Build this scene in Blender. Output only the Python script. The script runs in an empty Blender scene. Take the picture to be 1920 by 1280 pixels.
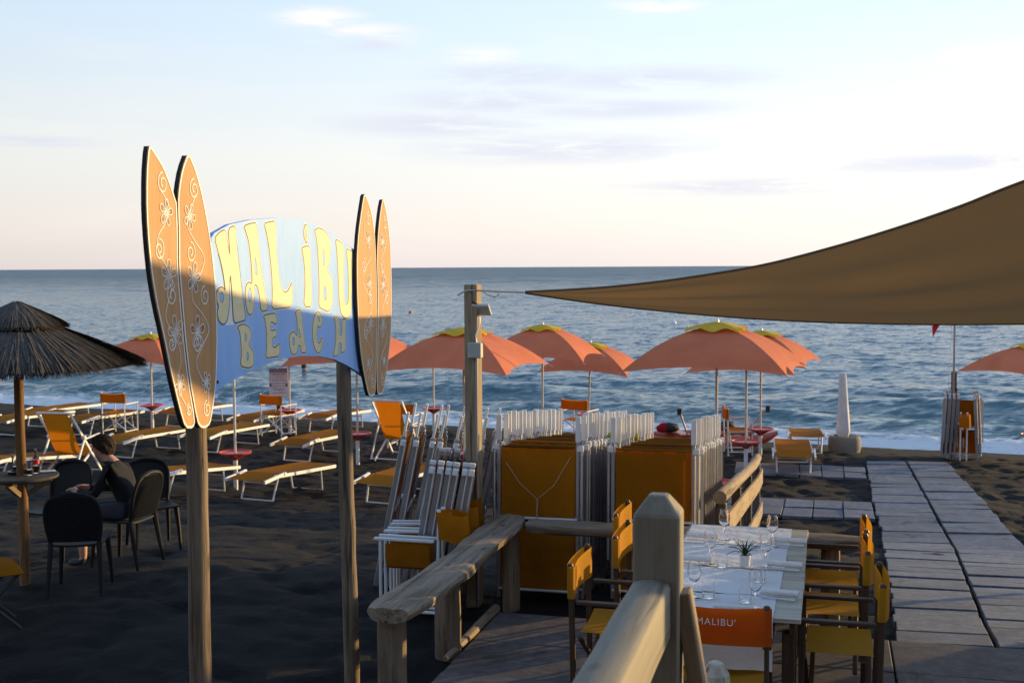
import bpy, bmesh, math, random
import numpy as np
from mathutils import Vector, Matrix
from mathutils.geometry import tessellate_polygon

R = math.radians
random.seed(7)
rng = np.random.default_rng(11)
scene = bpy.context.scene
col = scene.collection

# ------------------------------------------------------------------ camera
F = 2240.0                       # focal length in photograph pixels (1920 wide)
CAMZ = 2.7
cam_d = bpy.data.cameras.new('camera')
cam = bpy.data.objects.new('camera', cam_d)
col.objects.link(cam)
cam_d.sensor_width = 36.0
cam_d.lens = 36.0 * F / 1920.0
cam_d.clip_start = 0.05
cam_d.clip_end = 60000
CAMM = Matrix.Rotation(R(90 - 3.56), 3, 'X') @ Matrix.Rotation(R(-0.30), 3, 'Z')
cam.matrix_world = Matrix.Translation((0, 0, CAMZ)) @ CAMM.to_4x4()
cam_d.dof.use_dof = True
cam_d.dof.focus_distance = 7.0
cam_d.dof.aperture_fstop = 6.3
scene.camera = cam

# ------------------------------------------------------------------ sky, sun, exposure
SUN_AZ = 61.0                    # degrees clockwise from +Y (towards +X)
SUN_EL = 5.5
sun_dir = Vector((math.sin(R(SUN_AZ)) * math.cos(R(SUN_EL)), math.cos(R(SUN_AZ)) * math.cos(R(SUN_EL)), math.sin(R(SUN_EL))))
sun_d = bpy.data.lights.new('sun', 'SUN')
sun_d.energy = 3.1
sun_d.angle = R(0.55)
sun_d.color = (1.0, 0.68, 0.28)
sun = bpy.data.objects.new('sun', sun_d)
col.objects.link(sun)
sun.rotation_euler = sun_dir.to_track_quat('Z', 'Y').to_euler()
sun.location = sun_dir * 60

vs = scene.view_settings
scene.display_settings.display_device = 'sRGB'
vs.view_transform = 'Standard'
vs.look = 'None'
vs.gamma = 1.0
vs.use_curve_mapping = False
vs.exposure = 1.0

def ray(px, py):
    d = CAMM @ Vector(((px - 960.0) / F, -(py - 640.0) / F, -1.0))
    return d
def at_y(px, py, Y):
    d = ray(px, py); t = Y / d.y
    return Vector((0, 0, CAMZ)) + d * t
def at_z(px, py, z):
    d = ray(px, py); t = (z - CAMZ) / d.z
    return Vector((0, 0, CAMZ)) + d * t

world = bpy.data.worlds.new('World')
scene.world = world
world.use_nodes = True
wn = world.node_tree.nodes; wl = world.node_tree.links
wn.clear()
w_out = wn.new('ShaderNodeOutputWorld')
w_bg = wn.new('ShaderNodeBackground')
w_bg.inputs['Strength'].default_value = 0.10
w_sky = wn.new('ShaderNodeTexSky')
w_sky.sky_type = 'NISHITA'
w_sky.sun_disc = False
w_sky.sun_elevation = R(SUN_EL)
w_sky.sun_rotation = R(SUN_AZ)
w_sky.altitude = 0
w_sky.air_density = 1.0
w_sky.dust_density = 1.0
w_sky.ozone_density = 2.0
w_tc = wn.new('ShaderNodeTexCoord')
def wmath(op, a, b=None, clamp=False):
    n = wn.new('ShaderNodeMath'); n.operation = op; n.use_clamp = clamp
    for i, x in enumerate((a, b)):
        if x is None: continue
        if isinstance(x, (int, float)): n.inputs[i].default_value = x
        else: wl.new(x, n.inputs[i])
    return n.outputs[0]
def wmap(vec, loc=(0, 0, 0), scale=(1, 1, 1)):
    n = wn.new('ShaderNodeMapping'); wl.new(vec, n.inputs['Vector'])
    n.inputs['Location'].default_value = loc; n.inputs['Scale'].default_value = scale
    return n.outputs[0]
def wnoise(vec, scale, detail, rough=0.55, dist=0.0):
    n = wn.new('ShaderNodeTexNoise'); wl.new(vec, n.inputs['Vector'])
    n.inputs['Scale'].default_value = scale; n.inputs['Detail'].default_value = detail
    n.inputs['Roughness'].default_value = rough; n.inputs['Distortion'].default_value = dist
    return n.outputs['Fac']
dirv = w_tc.outputs['Generated']
def blob(px, py, wx, wy):
    """soft patch of cloud centred on a direction in the sky, wx / wy wide in pixels of arc"""
    d = ray(px, py).normalized()
    sx, sz = F / wx, F / wy
    m = wn.new('ShaderNodeVectorMath'); m.operation = 'SUBTRACT'
    wl.new(dirv, m.inputs[0]); m.inputs[1].default_value = d
    m2 = wn.new('ShaderNodeVectorMath'); m2.operation = 'MULTIPLY'
    wl.new(m.outputs[0], m2.inputs[0]); m2.inputs[1].default_value = (sx, sx * 0.5, sz)
    m3 = wn.new('ShaderNodeVectorMath'); m3.operation = 'LENGTH'
    wl.new(m2.outputs[0], m3.inputs[0])
    mr = wn.new('ShaderNodeMapRange'); mr.interpolation_type = 'SMOOTHERSTEP'
    wl.new(m3.outputs['Value'], mr.inputs['Value'])
    mr.inputs['From Min'].default_value = 1.0; mr.inputs['From Max'].default_value = 0.0
    return mr.outputs[0]
def wsum(xs):
    o = xs[0]
    for x in xs[1:]: o = wmath('MAXIMUM', o, x)
    return o
grey_blobs = wsum([blob(1230, 148, 330, 34), blob(960, 142, 220, 30), blob(920, 190, 260, 34), blob(830, 235, 300, 36),
                   blob(1180, 205, 300, 28), blob(1060, 280, 420, 44), blob(1420, 350, 380, 26), blob(1800, 305, 380, 30),
                   blob(60, 265, 160, 14), blob(690, 84, 90, 18)])
warm_blobs = wsum([blob(600, 34, 120, 30), blob(680, 66, 150, 34), blob(900, 104, 110, 26), blob(1230, 10, 130, 24), blob(1880, 100, 140, 30)])
streak = wnoise(wmap(dirv, (3.1, 0.4, 0), (11, 11, 90)), 1.0, 8, 0.66, 0.9)
wide = wnoise(wmap(dirv, (0.7, 1.3, 2), (3, 3, 22)), 1.0, 5, 0.6, 0.4)
def wramp(x, lo, hi):
    mr = wn.new('ShaderNodeMapRange'); mr.interpolation_type = 'SMOOTHSTEP'
    wl.new(x, mr.inputs['Value']); mr.inputs['From Min'].default_value = lo; mr.inputs['From Max'].default_value = hi
    return mr.outputs[0]
gfac = wmath('MULTIPLY', wmath('POWER', grey_blobs, 0.7), wramp(streak, 0.28, 0.56))
wfac = wmath('MULTIPLY', wmath('POWER', warm_blobs, 0.8), wramp(streak, 0.34, 0.66))
thin = wmath('MULTIPLY', wramp(wide, 0.52, 0.78), 0.16)
gfac = wmath('MULTIPLY', gfac, 0.70)
wfac = wmath('MAXIMUM', wmath('MULTIPLY', wfac, 0.8), thin)
def wmix(fac, a, b, mode='MIX'):
    n = wn.new('ShaderNodeMix'); n.data_type = 'RGBA'; n.blend_type = mode
    if isinstance(fac, (int, float)): n.inputs['Factor'].default_value = fac
    else: wl.new(fac, n.inputs['Factor'])
    for s, x in (('A', a), ('B', b)):
        i = [k for k in n.inputs if k.name == s and k.type == 'RGBA'][0]
        if isinstance(x, tuple): i.default_value = (*x, 1)
        else: wl.new(x, i)
    return [k for k in n.outputs if k.type == 'RGBA'][0]
sky_c = w_sky.outputs['Color']
# high thin veil of evening haze lying over the clear sky: pale rose at the horizon, white above it, blue overhead
w_sep = wn.new('ShaderNodeSeparateXYZ'); wl.new(dirv, w_sep.inputs[0])
w_rmp = wn.new('ShaderNodeValToRGB'); wl.new(wmath('MAXIMUM', w_sep.outputs['Z'], 0.0), w_rmp.inputs['Fac'])
stops = [(0.0, (0.78, 0.715, 0.71)), (0.035, (0.85, 0.79, 0.76)), (0.09, (0.84, 0.84, 0.83)), (0.20, (0.66, 0.79, 0.93)), (0.5, (0.30, 0.46, 0.70)), (1.0, (0.22, 0.36, 0.62))]
while len(w_rmp.color_ramp.elements) < len(stops): w_rmp.color_ramp.elements.new(0.5)
for e_, (p_, c_) in zip(w_rmp.color_ramp.elements, stops): e_.position = p_; e_.color = (*c_, 1)
w_dot = wn.new('ShaderNodeVectorMath'); w_dot.operation = 'DOT_PRODUCT'
wl.new(dirv, w_dot.inputs[0]); w_dot.inputs[1].default_value = sun_dir
glow = wmath('MULTIPLY_ADD', wmath('MAXIMUM', w_dot.outputs['Value'], 0.0), 2.2)
g_n = glow.node; g_n.inputs[2].default_value = 5.6
veil = wn.new('ShaderNodeVectorMath'); veil.operation = 'SCALE'
wl.new(w_rmp.outputs['Color'], veil.inputs[0]); wl.new(glow, veil.inputs['Scale'])
sky_c = wmix(0.82, sky_c, veil.outputs[0])
CLOUD_G = (3.75, 3.85, 4.6)
CLOUD_W = (5.8, 5.3, 4.9)
c1 = wmix(wfac, sky_c, CLOUD_W)
c2 = wmix(gfac, c1, CLOUD_G)
wl.new(c2, w_bg.inputs['Color'])
wl.new(w_bg.outputs[0], w_out.inputs['Surface'])

# ------------------------------------------------------------------ helpers: terrain profile
NX, NY = 0.3827, 0.9239          # direction out to sea
def shore_s(x, y):
    return (28.95 - 0.4142 * x - y) * 0.9239
_S = np.array([-60, -6, 0, 4, 11.9, 17.7, 22, 80.0])
_Z = np.array([-5.0, -1.85, -1.22, -0.80, -0.66, -0.05, -0.03, -0.03])
_ss = np.linspace(-60, 80, 2801)
_zz = np.interp(_ss, _S, _Z)
_k = np.ones(21) / 21
_zz = np.convolve(np.pad(_zz, 10, mode='edge'), _k, mode='valid')
def zb(x, y):
    return float(np.interp(shore_s(x, y), _ss, _zz)) + 0.21 * math.exp(-((x + 4.0) / 2.0) ** 2 - ((y - 9.6) / 2.2) ** 2)
def at_sand(px, py):
    d = ray(px, py); z = -0.3
    for _ in range(60):
        t = (z - CAMZ) / d.z
        p = Vector((0, 0, CAMZ)) + d * t
        z = 0.5 * z + 0.5 * zb(p.x, p.y)
    p.z = z
    return p

def vnoise(x, y, seed=0):
    xi = np.floor(x).astype(np.int64); yi = np.floor(y).astype(np.int64)
    xf = x - xi; yf = y - yi
    def h(a, b):
        n = (a * 374761393 + b * 668265263 + seed * 982451653) & 0x7fffffff
        n = ((n ^ (n >> 13)) * 1274126177) & 0x7fffffff
        n = (n ^ (n >> 16)) & 0xffff
        return n / 65535.0
    u = xf * xf * (3 - 2 * xf); v = yf * yf * (3 - 2 * yf)
    return (h(xi, yi) * (1 - u) + h(xi + 1, yi) * u) * (1 - v) + (h(xi, yi + 1) * (1 - u) + h(xi + 1, yi + 1) * u) * v

# ------------------------------------------------------------------ helpers: objects
def tag(o, label=None, cat=None, group=None, kind=None):
    if label: o['label'] = label
    if cat: o['category'] = cat
    if group: o['group'] = group
    if kind: o['kind'] = kind
    return o
def empty(name, loc, rz=0.0, label=None, cat=None, group=None):
    o = bpy.data.objects.new(name, None)
    o.empty_display_size = 0.1
    col.objects.link(o)
    o.location = loc; o.rotation_euler = (0, 0, rz)
    return tag(o, label, cat, group)
CH = {}
def copy_tree(o, parent=None):
    c = o.copy(); col.objects.link(c); c.parent = parent
    CH[c.name] = []
    if parent is not None: CH.setdefault(parent.name, []).append(c)
    for ch in list(CH.get(o.name, [])):
        copy_tree(ch, c)
    return c
Z = Vector((0, 0, 1))
def basis(d, up=Z):
    d = d.normalized()
    if abs(d.dot(up)) > 0.999: up = Vector((0, 1, 0))
    x = d.cross(up).normalized(); y = x.cross(d).normalized()
    return x, y, d
class MB:
    def __init__(s): s.v = []; s.f = []; s.g = []
    def add(s, vs_, fs, gs=None):
        n = len(s.v)
        off = Vector((random.uniform(0, 9), random.uniform(0, 9), random.uniform(0, 9)))
        vs_ = [Vector(q) for q in vs_]
        s.v += vs_
        s.g += [Vector(q) + off for q in (gs if gs is not None else vs_)]
        s.f += [tuple(i + n for i in q) for q in fs]
        return s
    def box(s, c, size, rz=0.0, rot=None):
        hx, hy, hz = size[0] / 2, size[1] / 2, size[2] / 2
        m = rot if rot is not None else Matrix.Rotation(rz, 3, 'Z')
        L = [Vector((x, y, z)) for x in (-hx, hx) for y in (-hy, hy) for z in (-hz, hz)]
        k = max(range(3), key=lambda i: size[i])
        o = [(1, 2, 0), (2, 0, 1), (0, 1, 2)][k]
        return s.add([m @ q + Vector(c) for q in L],
                     [(0, 1, 3, 2), (4, 6, 7, 5), (0, 4, 5, 1), (2, 3, 7, 6), (0, 2, 6, 4), (1, 5, 7, 3)],
                     [(q[o[0]], q[o[1]], q[o[2]]) for q in L])
    def beam(s, p0, p1, w, h, up=Z):
        p0 = Vector(p0); p1 = Vector(p1)
        x, y, d = basis(p1 - p0, Vector(up))
        L = (p1 - p0).length
        vs_ = []; gs = []
        for t, p in ((0, p0), (L, p1)):
            for a, b in ((-1, -1), (1, -1), (1, 1), (-1, 1)):
                vs_.append(p + x * (a * w / 2) + y * (b * h / 2)); gs.append((a * w / 2, b * h / 2, t))
        return s.add(vs_, [(3, 2, 1, 0), (4, 5, 6, 7), (0, 1, 5, 4), (1, 2, 6, 5), (2, 3, 7, 6), (3, 0, 4, 7)], gs)
    def tube(s, p0, p1, r0, r1=None, n=8):
        return s.path([p0, p1], [r0, r0 if r1 is None else r1], n)
    def path(s, pts, r, n=6, caps=True):
        pts = [Vector(p) for p in pts]
        if isinstance(r, (int, float)): r = [r] * len(pts)
        vs_ = []; gs = []; L = 0.0; up = None
        for i, p in enumerate(pts):
            d = (pts[min(i + 1, len(pts) - 1)] - pts[max(i - 1, 0)])
            if d.length < 1e-9: d = Vector((0, 0, 1))
            if i: L += (p - pts[i - 1]).length
            if up is None:
                x, y, _ = basis(d)
            else:
                dd = d.normalized(); x = (up - dd * up.dot(dd)).normalized(); y = dd.cross(x)
                y = -y if False else y
            if up is None: y = d.normalized().cross(x)
            up = x
            for k in range(n):
                a = 2 * math.pi * k / n
                vs_.append(p + (x * math.cos(a) + y * math.sin(a)) * r[i])
                gs.append((math.cos(a) * r[i], math.sin(a) * r[i], L))
        fs = []
        for i in range(len(pts) - 1):
            for k in range(n):
                k2 = (k + 1) % n
                fs.append((i * n + k, i * n + k2, (i + 1) * n + k2, (i + 1) * n + k))
        if caps:
            fs.append(tuple(reversed(range(n)))); m = (len(pts) - 1) * n
            fs.append(tuple(range(m, m + n)))
        return s.add(vs_, fs, gs)
    def lathe(s, prof, n=16, c=(0, 0, 0)):
        c = Vector(c); vs_ = []; fs = []
        for (r, z) in prof:
            for k in range(n):
                a = 2 * math.pi * k / n
                vs_.append(c + Vector((math.cos(a) * r, math.sin(a) * r, z)))
        for i in range(len(prof) - 1):
            for k in range(n):
                k2 = (k + 1) % n
                fs.append((i * n + k, i * n + k2, (i + 1) * n + k2, (i + 1) * n + k))
        if prof[0][0] > 1e-4: fs.append(tuple(reversed(range(n))))
        if prof[-1][0] > 1e-4: fs.append(tuple(range((len(prof) - 1) * n, len(prof) * n)))
        return s.add(vs_, fs)
    def grid(s, P, thick=0.0):
        nu, nv = len(P), len(P[0])
        vs_ = [Vector(P[i][j]) for i in range(nu) for j in range(nv)]
        idx = lambda i, j: i * nv + j
        fs = [(idx(i, j), idx(i + 1, j), idx(i + 1, j + 1), idx(i, j + 1)) for i in range(nu - 1) for j in range(nv - 1)]
        if thick:
            N = []
            for i in range(nu):
                for j in range(nv):
                    a = vs_[idx(min(i + 1, nu - 1), j)] - vs_[idx(max(i - 1, 0), j)]
                    b = vs_[idx(i, min(j + 1, nv - 1))] - vs_[idx(i, max(j - 1, 0))]
                    q = a.cross(b)
                    N.append(q.normalized() if q.length > 1e-12 else Vector((0, 0, 1)))
            m = len(vs_)
            lo = [v - q * thick for v, q in zip(vs_, N)]
            vs_ = vs_ + lo
            fs2 = [tuple(reversed([k + m for k in q])) for q in fs]
            rim = [idx(i, 0) for i in range(nu)] + [idx(nu - 1, j) for j in range(1, nv)] + [idx(i, nv - 1) for i in range(nu - 2, -1, -1)] + [idx(0, j) for j in range(nv - 2, 0, -1)]
            fs3 = []
            for k in range(len(rim)):
                a, b = rim[k], rim[(k + 1) % len(rim)]
                fs3.append((b, a, a + m, b + m))
            fs = fs + fs2 + fs3
        return s.add(vs_, fs)
    def prism(s, loops, fn, h0, h1):
        """flat shape (first loop outer, others holes) in 2-D, mapped by fn(u, v, h)"""
        pts = [q for L in loops for q in L]
        tris = tessellate_polygon([[Vector((a, b, 0)) for a, b in L] for L in loops])
        n = len(pts)
        vs_ = [fn(a, b, h1) for a, b in pts] + [fn(a, b, h0) for a, b in pts]
        fs = [tuple(t) for t in tris] + [tuple(reversed([k + n for k in t])) for t in tris]
        k0 = 0
        for L in loops:
            m = len(L)
            for k in range(m):
                a, b = k0 + k, k0 + (k + 1) % m
                fs.append((a, b, b + n, a + n))
            k0 += m
        gs = [(a, h1, b) for a, b in pts] + [(a, h0, b) for a, b in pts]
        return s.add(vs_, fs, gs)
    def build(s, name, mat, parent=None, smooth=False, bevel=0.0, recalc=False, sub=0):
        me = bpy.data.meshes.new(name)
        me.from_pydata([tuple(q) for q in s.v], [], s.f)
        at = me.attributes.new('g', 'FLOAT_VECTOR', 'POINT')
        at.data.foreach_set('vector', np.array([tuple(q) for q in s.g], dtype=np.float32).ravel())
        if bevel or recalc:
            bm = bmesh.new(); bm.from_mesh(me)
            if recalc: bmesh.ops.recalc_face_normals(bm, faces=bm.faces)
            if bevel:
                es = [e for e in bm.edges if len(e.link_faces) == 2 and e.calc_face_angle(0) > 0.6]
                bmesh.ops.bevel(bm, geom=es, offset=bevel, segments=1, affect='EDGES', clamp_overlap=True)
            bm.to_mesh(me); bm.free()
        me.materials.append(mat)
        if smooth:
            me.polygons.foreach_set('use_smooth', [True] * len(me.polygons))
            try: me.set_sharp_from_angle(angle=R(40))
            except Exception: pass
        me.update()
        o = bpy.data.objects.new(name, me)
        col.objects.link(o)
        o.parent = parent
        if parent is not None: CH.setdefault(parent.name, []).append(o)
        return o

# ------------------------------------------------------------------ materials
def new_mat(name):
    m = bpy.data.materials.new(name); m.use_nodes = True
    nt = m.node_tree; nt.nodes.clear()
    out = nt.nodes.new('ShaderNodeOutputMaterial')
    return m, nt, out
def N(nt, typ, **kw):
    n = nt.nodes.new(typ)
    for k, v in kw.items():
        if k.startswith('in_'): n.inputs[k[3:].replace('_', ' ')].default_value = v
        else: setattr(n, k, v)
    return n
def ramp(nt, fac, stops):
    n = nt.nodes.new('ShaderNodeValToRGB')
    while len(n.color_ramp.elements) < len(stops): n.color_ramp.elements.new(0.5)
    for e, (p, c) in zip(n.color_ramp.elements, stops):
        e.position = p; e.color = (*c, 1) if len(c) == 3 else c
    nt.links.new(fac, n.inputs['Fac'])
    return n.outputs['Color']
def coords(nt, kind, scale=(1, 1, 1)):
    if kind == 'g':
        a = N(nt, 'ShaderNodeAttribute', attribute_name='g'); o = a.outputs['Vector']
    elif kind == 'world':
        a = N(nt, 'ShaderNodeNewGeometry'); o = a.outputs['Position']
    else:
        a = N(nt, 'ShaderNodeTexCoord'); o = a.outputs['Object']
    mp = N(nt, 'ShaderNodeMapping'); mp.inputs['Scale'].default_value = scale
    nt.links.new(o, mp.inputs['Vector'])
    return mp.outputs[0]
def noise(nt, vec, scale, detail=4, rough=0.6, dist=0.0):
    n = N(nt, 'ShaderNodeTexNoise'); nt.links.new(vec, n.inputs['Vector'])
    n.inputs['Scale'].default_value = scale; n.inputs['Detail'].default_value = detail
    n.inputs['Roughness'].default_value = rough; n.inputs['Distortion'].default_value = dist
    return n.outputs['Fac']
def bump(nt, h, strength, dist=0.01, normal=None):
    b = N(nt, 'ShaderNodeBump'); b.inputs['Strength'].default_value = strength; b.inputs['Distance'].default_value = dist
    nt.links.new(h, b.inputs['Height'])
    if normal is not None: nt.links.new(normal, b.inputs['Normal'])
    return b.outputs['Normal']
def rnd_val(nt, colr, amt):
    """small per-object change of brightness"""
    oi = N(nt, 'ShaderNodeObjectInfo')
    mr = N(nt, 'ShaderNodeMapRange'); nt.links.new(oi.outputs['Random'], mr.inputs['Value'])
    mr.inputs['To Min'].default_value = 1 - amt; mr.inputs['To Max'].default_value = 1 + amt
    h = N(nt, 'ShaderNodeHueSaturation'); nt.links.new(mr.outputs[0], h.inputs['Value']); nt.links.new(colr, h.inputs['Color'])
    return h.outputs['Color']
def sc(c, k): return tuple(min(1.0, x * k) for x in c)
def plain(name, c, rough=0.5, metal=0.0, var=0.15, scale=9.0, bstr=0.05, obj_var=0.0, spec=0.5):
    m, nt, out = new_mat(name)
    v = coords(nt, 'obj')
    f = noise(nt, v, scale, 5, 0.65)
    cc = ramp(nt, f, [(0.3, sc(c, 1 - var)), (0.7, sc(c, 1 + var))])
    if obj_var: cc = rnd_val(nt, cc, obj_var)
    p = N(nt, 'ShaderNodeBsdfPrincipled'); p.inputs['Roughness'].default_value = rough; p.inputs['Metallic'].default_value = metal
    p.inputs['Specular IOR Level'].default_value = spec
    nt.links.new(cc, p.inputs['Base Color'])
    f2 = noise(nt, v, scale * 9, 3, 0.6)
    nt.links.new(bump(nt, f2, bstr, 0.004), p.inputs['Normal'])
    nt.links.new(p.outputs[0], out.inputs['Surface'])
    return m
def wood(name, dark, light, grain=38.0, bstr=0.5, rough=0.8, crack=True, obj_var=0.08):
    m, nt, out = new_mat(name)
    v = coords(nt, 'g', (1, 1, 0.06))
    f = noise(nt, v, grain, 6, 0.68, 0.4)
    v2 = coords(nt, 'g', (1, 1, 0.22))
    f2 = noise(nt, v2, grain * 0.16, 5, 0.62, 0.5)
    mx = N(nt, 'ShaderNodeMath', operation='MULTIPLY_ADD'); nt.links.new(f, mx.inputs[0]); mx.inputs[1].default_value = 0.62
    m2 = N(nt, 'ShaderNodeMath', operation='MULTIPLY'); nt.links.new(f2, m2.inputs[0]); m2.inputs[1].default_value = 0.38
    nt.links.new(m2.outputs[0], mx.inputs[2])
    mid = tuple((a + b) / 2 for a, b in zip(dark, light))
    cc = ramp(nt, mx.outputs[0], [(0.30, sc(dark, 0.55)), (0.42, dark), (0.52, mid), (0.68, light)])
    if obj_var: cc = rnd_val(nt, cc, obj_var)
    p = N(nt, 'ShaderNodeBsdfPrincipled'); p.inputs['Roughness'].default_value = rough
    p.inputs['Specular IOR Level'].default_value = 0.3
    nrm = bump(nt, f, bstr, 0.006)
    if crack:
        v3 = coords(nt, 'g', (1, 1, 0.035))
        f3 = noise(nt, v3, grain * 0.55, 3, 0.55, 0.6)
        rr = ramp(nt, f3, [(0.33, (0.25, 0.25, 0.25)), (0.385, (1, 1, 1))])
        v4 = coords(nt, 'g', (1, 1, 0.45))
        vo = N(nt, 'ShaderNodeTexVoronoi'); vo.inputs['Scale'].default_value = 5.5; nt.links.new(v4, vo.inputs['Vector'])
        kn = ramp(nt, vo.outputs['Distance'], [(0.05, (0.35, 0.3, 0.26)), (0.13, (1, 1, 1))])
        km = N(nt, 'ShaderNodeMix', data_type='RGBA', blend_type='MULTIPLY'); km.inputs[0].default_value = 1.0
        nt.links.new(rr, km.inputs[6]); nt.links.new(kn, km.inputs[7])
        kc = N(nt, 'ShaderNodeMix', data_type='RGBA', blend_type='MULTIPLY'); kc.inputs[0].default_value = 0.8
        nt.links.new(cc, kc.inputs[6]); nt.links.new(km.outputs[2], kc.inputs[7]); cc = kc.outputs[2]
    nt.links.new(cc, p.inputs['Base Color'])
    if crack:
        nrm = bump(nt, rr, bstr * 1.1, 0.012, nrm)
    nt.links.new(nrm, p.inputs['Normal'])
    nt.links.new(p.outputs[0], out.inputs['Surface'])
    return m
def cloth(name, c, transl=0.35, tcol=None, var=0.12, weave=260.0, scale=5.0, obj_var=0.06, bstr=0.12):
    m, nt, out = new_mat(name)
    v = coords(nt, 'obj')
    f = noise(nt, v, scale, 5, 0.6)
    cc = ramp(nt, f, [(0.3, sc(c, 1 - var)), (0.7, sc(c, 1 + var))])
    if obj_var: cc = rnd_val(nt, cc, obj_var)
    d = N(nt, 'ShaderNodeBsdfPrincipled'); d.inputs['Roughness'].default_value = 0.85; d.inputs['Specular IOR Level'].default_value = 0.15
    nt.links.new(cc, d.inputs['Base Color'])
    f2 = noise(nt, v, weave, 2, 0.5)
    f3 = noise(nt, v, scale * 2.2, 3, 0.5)
    nrm = bump(nt, f3, bstr, 0.03, bump(nt, f2, 0.12, 0.002))
    nt.links.new(nrm, d.inputs['Normal'])
    t = N(nt, 'ShaderNodeBsdfTranslucent')
    if tcol is None: nt.links.new(cc, t.inputs['Color'])
    else: t.inputs['Color'].default_value = (*tcol, 1)
    mx = N(nt, 'ShaderNodeMixShader'); mx.inputs[0].default_value = transl
    nt.links.new(d.outputs[0], mx.inputs[1]); nt.links.new(t.outputs[0], mx.inputs[2])
    nt.links.new(mx.outputs[0], out.inputs['Surface'])
    return m
def glass(name, c=(1, 1, 1), rough=0.0):
    m, nt, out = new_mat(name)
    p = N(nt, 'ShaderNodeBsdfPrincipled'); p.inputs['Base Color'].default_value = (*c, 1)
    p.inputs['Roughness'].default_value = rough; p.inputs['Transmission Weight'].default_value = 1.0; p.inputs['IOR'].default_value = 1.45
    f = noise(nt, coords(nt, 'obj'), 30, 2)
    nt.links.new(bump(nt, f, 0.02, 0.002), p.inputs['Normal'])
    nt.links.new(p.outputs[0], out.inputs['Surface'])
    return m

M = {}
M['white_metal'] = plain('white_painted_metal', (0.72, 0.72, 0.73), 0.38, 0.0, 0.07, 14, 0.03, 0.05)
M['grey_metal'] = plain('dull_aluminium', (0.45, 0.46, 0.49), 0.36, 0.7, 0.1, 14, 0.03, 0.04)
M['white_plastic'] = plain('white_plastic', (0.74, 0.74, 0.75), 0.42, 0.0, 0.06, 12, 0.02, 0.05)
M['pole_paint'] = plain('cream_painted_pole', (0.62, 0.58, 0.52), 0.4, 0.0, 0.1, 12, 0.03, 0.05)
M['canvas'] = cloth('orange_canvas', (0.42, 0.158, 0.006), 0.36, (0.66, 0.20, 0.008), bstr=0.35, obj_var=0.16)
M['canvas_mustard'] = cloth('mustard_canvas', (0.56, 0.27, 0.022), 0.40, (0.72, 0.34, 0.02))
M['canvas_dark'] = cloth('faded_canvas_hem', (0.20, 0.08, 0.008), 0.1, obj_var=0.55)
M['canvas_red'] = cloth('red_orange_canvas', (0.66, 0.13, 0.012), 0.42, (0.85, 0.16, 0.01))  # mustard chair cloth with the sun glowing through it put into the colour
M['umbrella_cloth'] = cloth('umbrella_cloth', (0.84, 0.26, 0.135), 0.34, (0.86, 0.22, 0.06), scale=2.2)
M['umbrella_cap'] = cloth('umbrella_cap_cloth', (0.74, 0.52, 0.05), 0.28, (0.8, 0.55, 0.04))
M['sail'] = cloth('sail_mesh_cloth', (0.18, 0.12, 0.066), 0.5, (0.215, 0.135, 0.062), var=0.12, weave=420, scale=0.8, bstr=0.5)
M['hem'] = cloth('sail_hem_webbing', (0.15, 0.105, 0.065), 0.1)
M['white_cloth'] = cloth('white_table_paper', (0.80, 0.79, 0.80), 0.1, scale=7.0, var=0.025, bstr=0.25)
M['napkin'] = cloth('white_napkin', (0.80, 0.79, 0.79), 0.05, scale=22, var=0.05, bstr=0.4)
M['parasol_cover'] = cloth('white_parasol_cover', (0.74, 0.74, 0.77), 0.12, scale=4, bstr=0.3)
M['red_plastic'] = plain('red_plastic', (0.55, 0.035, 0.022), 0.4, 0, 0.12)
M['black_plastic'] = plain('black_rattan_plastic', (0.009, 0.009, 0.011), 0.62, 0, 0.2, spec=0.25)
M['weathered'] = wood('weathered_timber', (0.105, 0.082, 0.062), (0.23, 0.19, 0.15), 42, 0.7)
M['driftwood'] = wood('split_log', (0.165, 0.122, 0.084), (0.35, 0.275, 0.205), 34, 0.9)
M['post_wood'] = wood('round_post_timber', (0.125, 0.09, 0.062), (0.27, 0.205, 0.145), 46, 0.8)
M['pine'] = wood('pale_pine_timber', (0.25, 0.185, 0.12), (0.40, 0.31, 0.21), 40, 0.4)
M['planed'] = wood('planed_grey_timber', (0.225, 0.20, 0.155), (0.315, 0.282, 0.222), 34, 0.25, 0.7)
M['dark_wood'] = wood('dark_brown_timber', (0.055, 0.032, 0.02), (0.10, 0.06, 0.037), 60, 0.2, 0.55, False)
M['table_wood'] = wood('whitewashed_planks', (0.40, 0.36, 0.29), (0.58, 0.53, 0.44), 40, 0.4)
M['dark_table'] = wood('dark_round_table_top', (0.05, 0.043, 0.037), (0.105, 0.09, 0.077), 30, 0.3)
M['pole_wood'] = wood('stained_round_pole', (0.13, 0.065, 0.026), (0.26, 0.14, 0.06), 40, 0.4)
M['ply'] = wood('surfboard_ply', (0.44, 0.235, 0.095), (0.52, 0.29, 0.125), 22, 0.12, 0.6, False)
M['ply_edge'] = plain('charred_board_edge', (0.022, 0.017, 0.015), 0.8, 0, 0.3)
M['white_paint'] = plain('white_brush_paint', (0.80, 0.78, 0.73), 0.6, 0, 0.05)
M['petal_paint'] = plain('brown_petal_paint', (0.28, 0.12, 0.065), 0.6, 0, 0.15)
M['letter_paint'] = plain('yellow_letter_paint', (0.73, 0.645, 0.38), 0.55, 0, 0.08, 14)
M['letter_edge'] = plain('black_letter_outline', (0.035, 0.028, 0.022), 0.6, 0, 0.1)
M['rope'] = plain('pale_rope', (0.45, 0.40, 0.33), 0.9, 0, 0.25, 60, 0.3)
M['dark_cable'] = plain('dark_cable', (0.03, 0.028, 0.026), 0.6)
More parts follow.
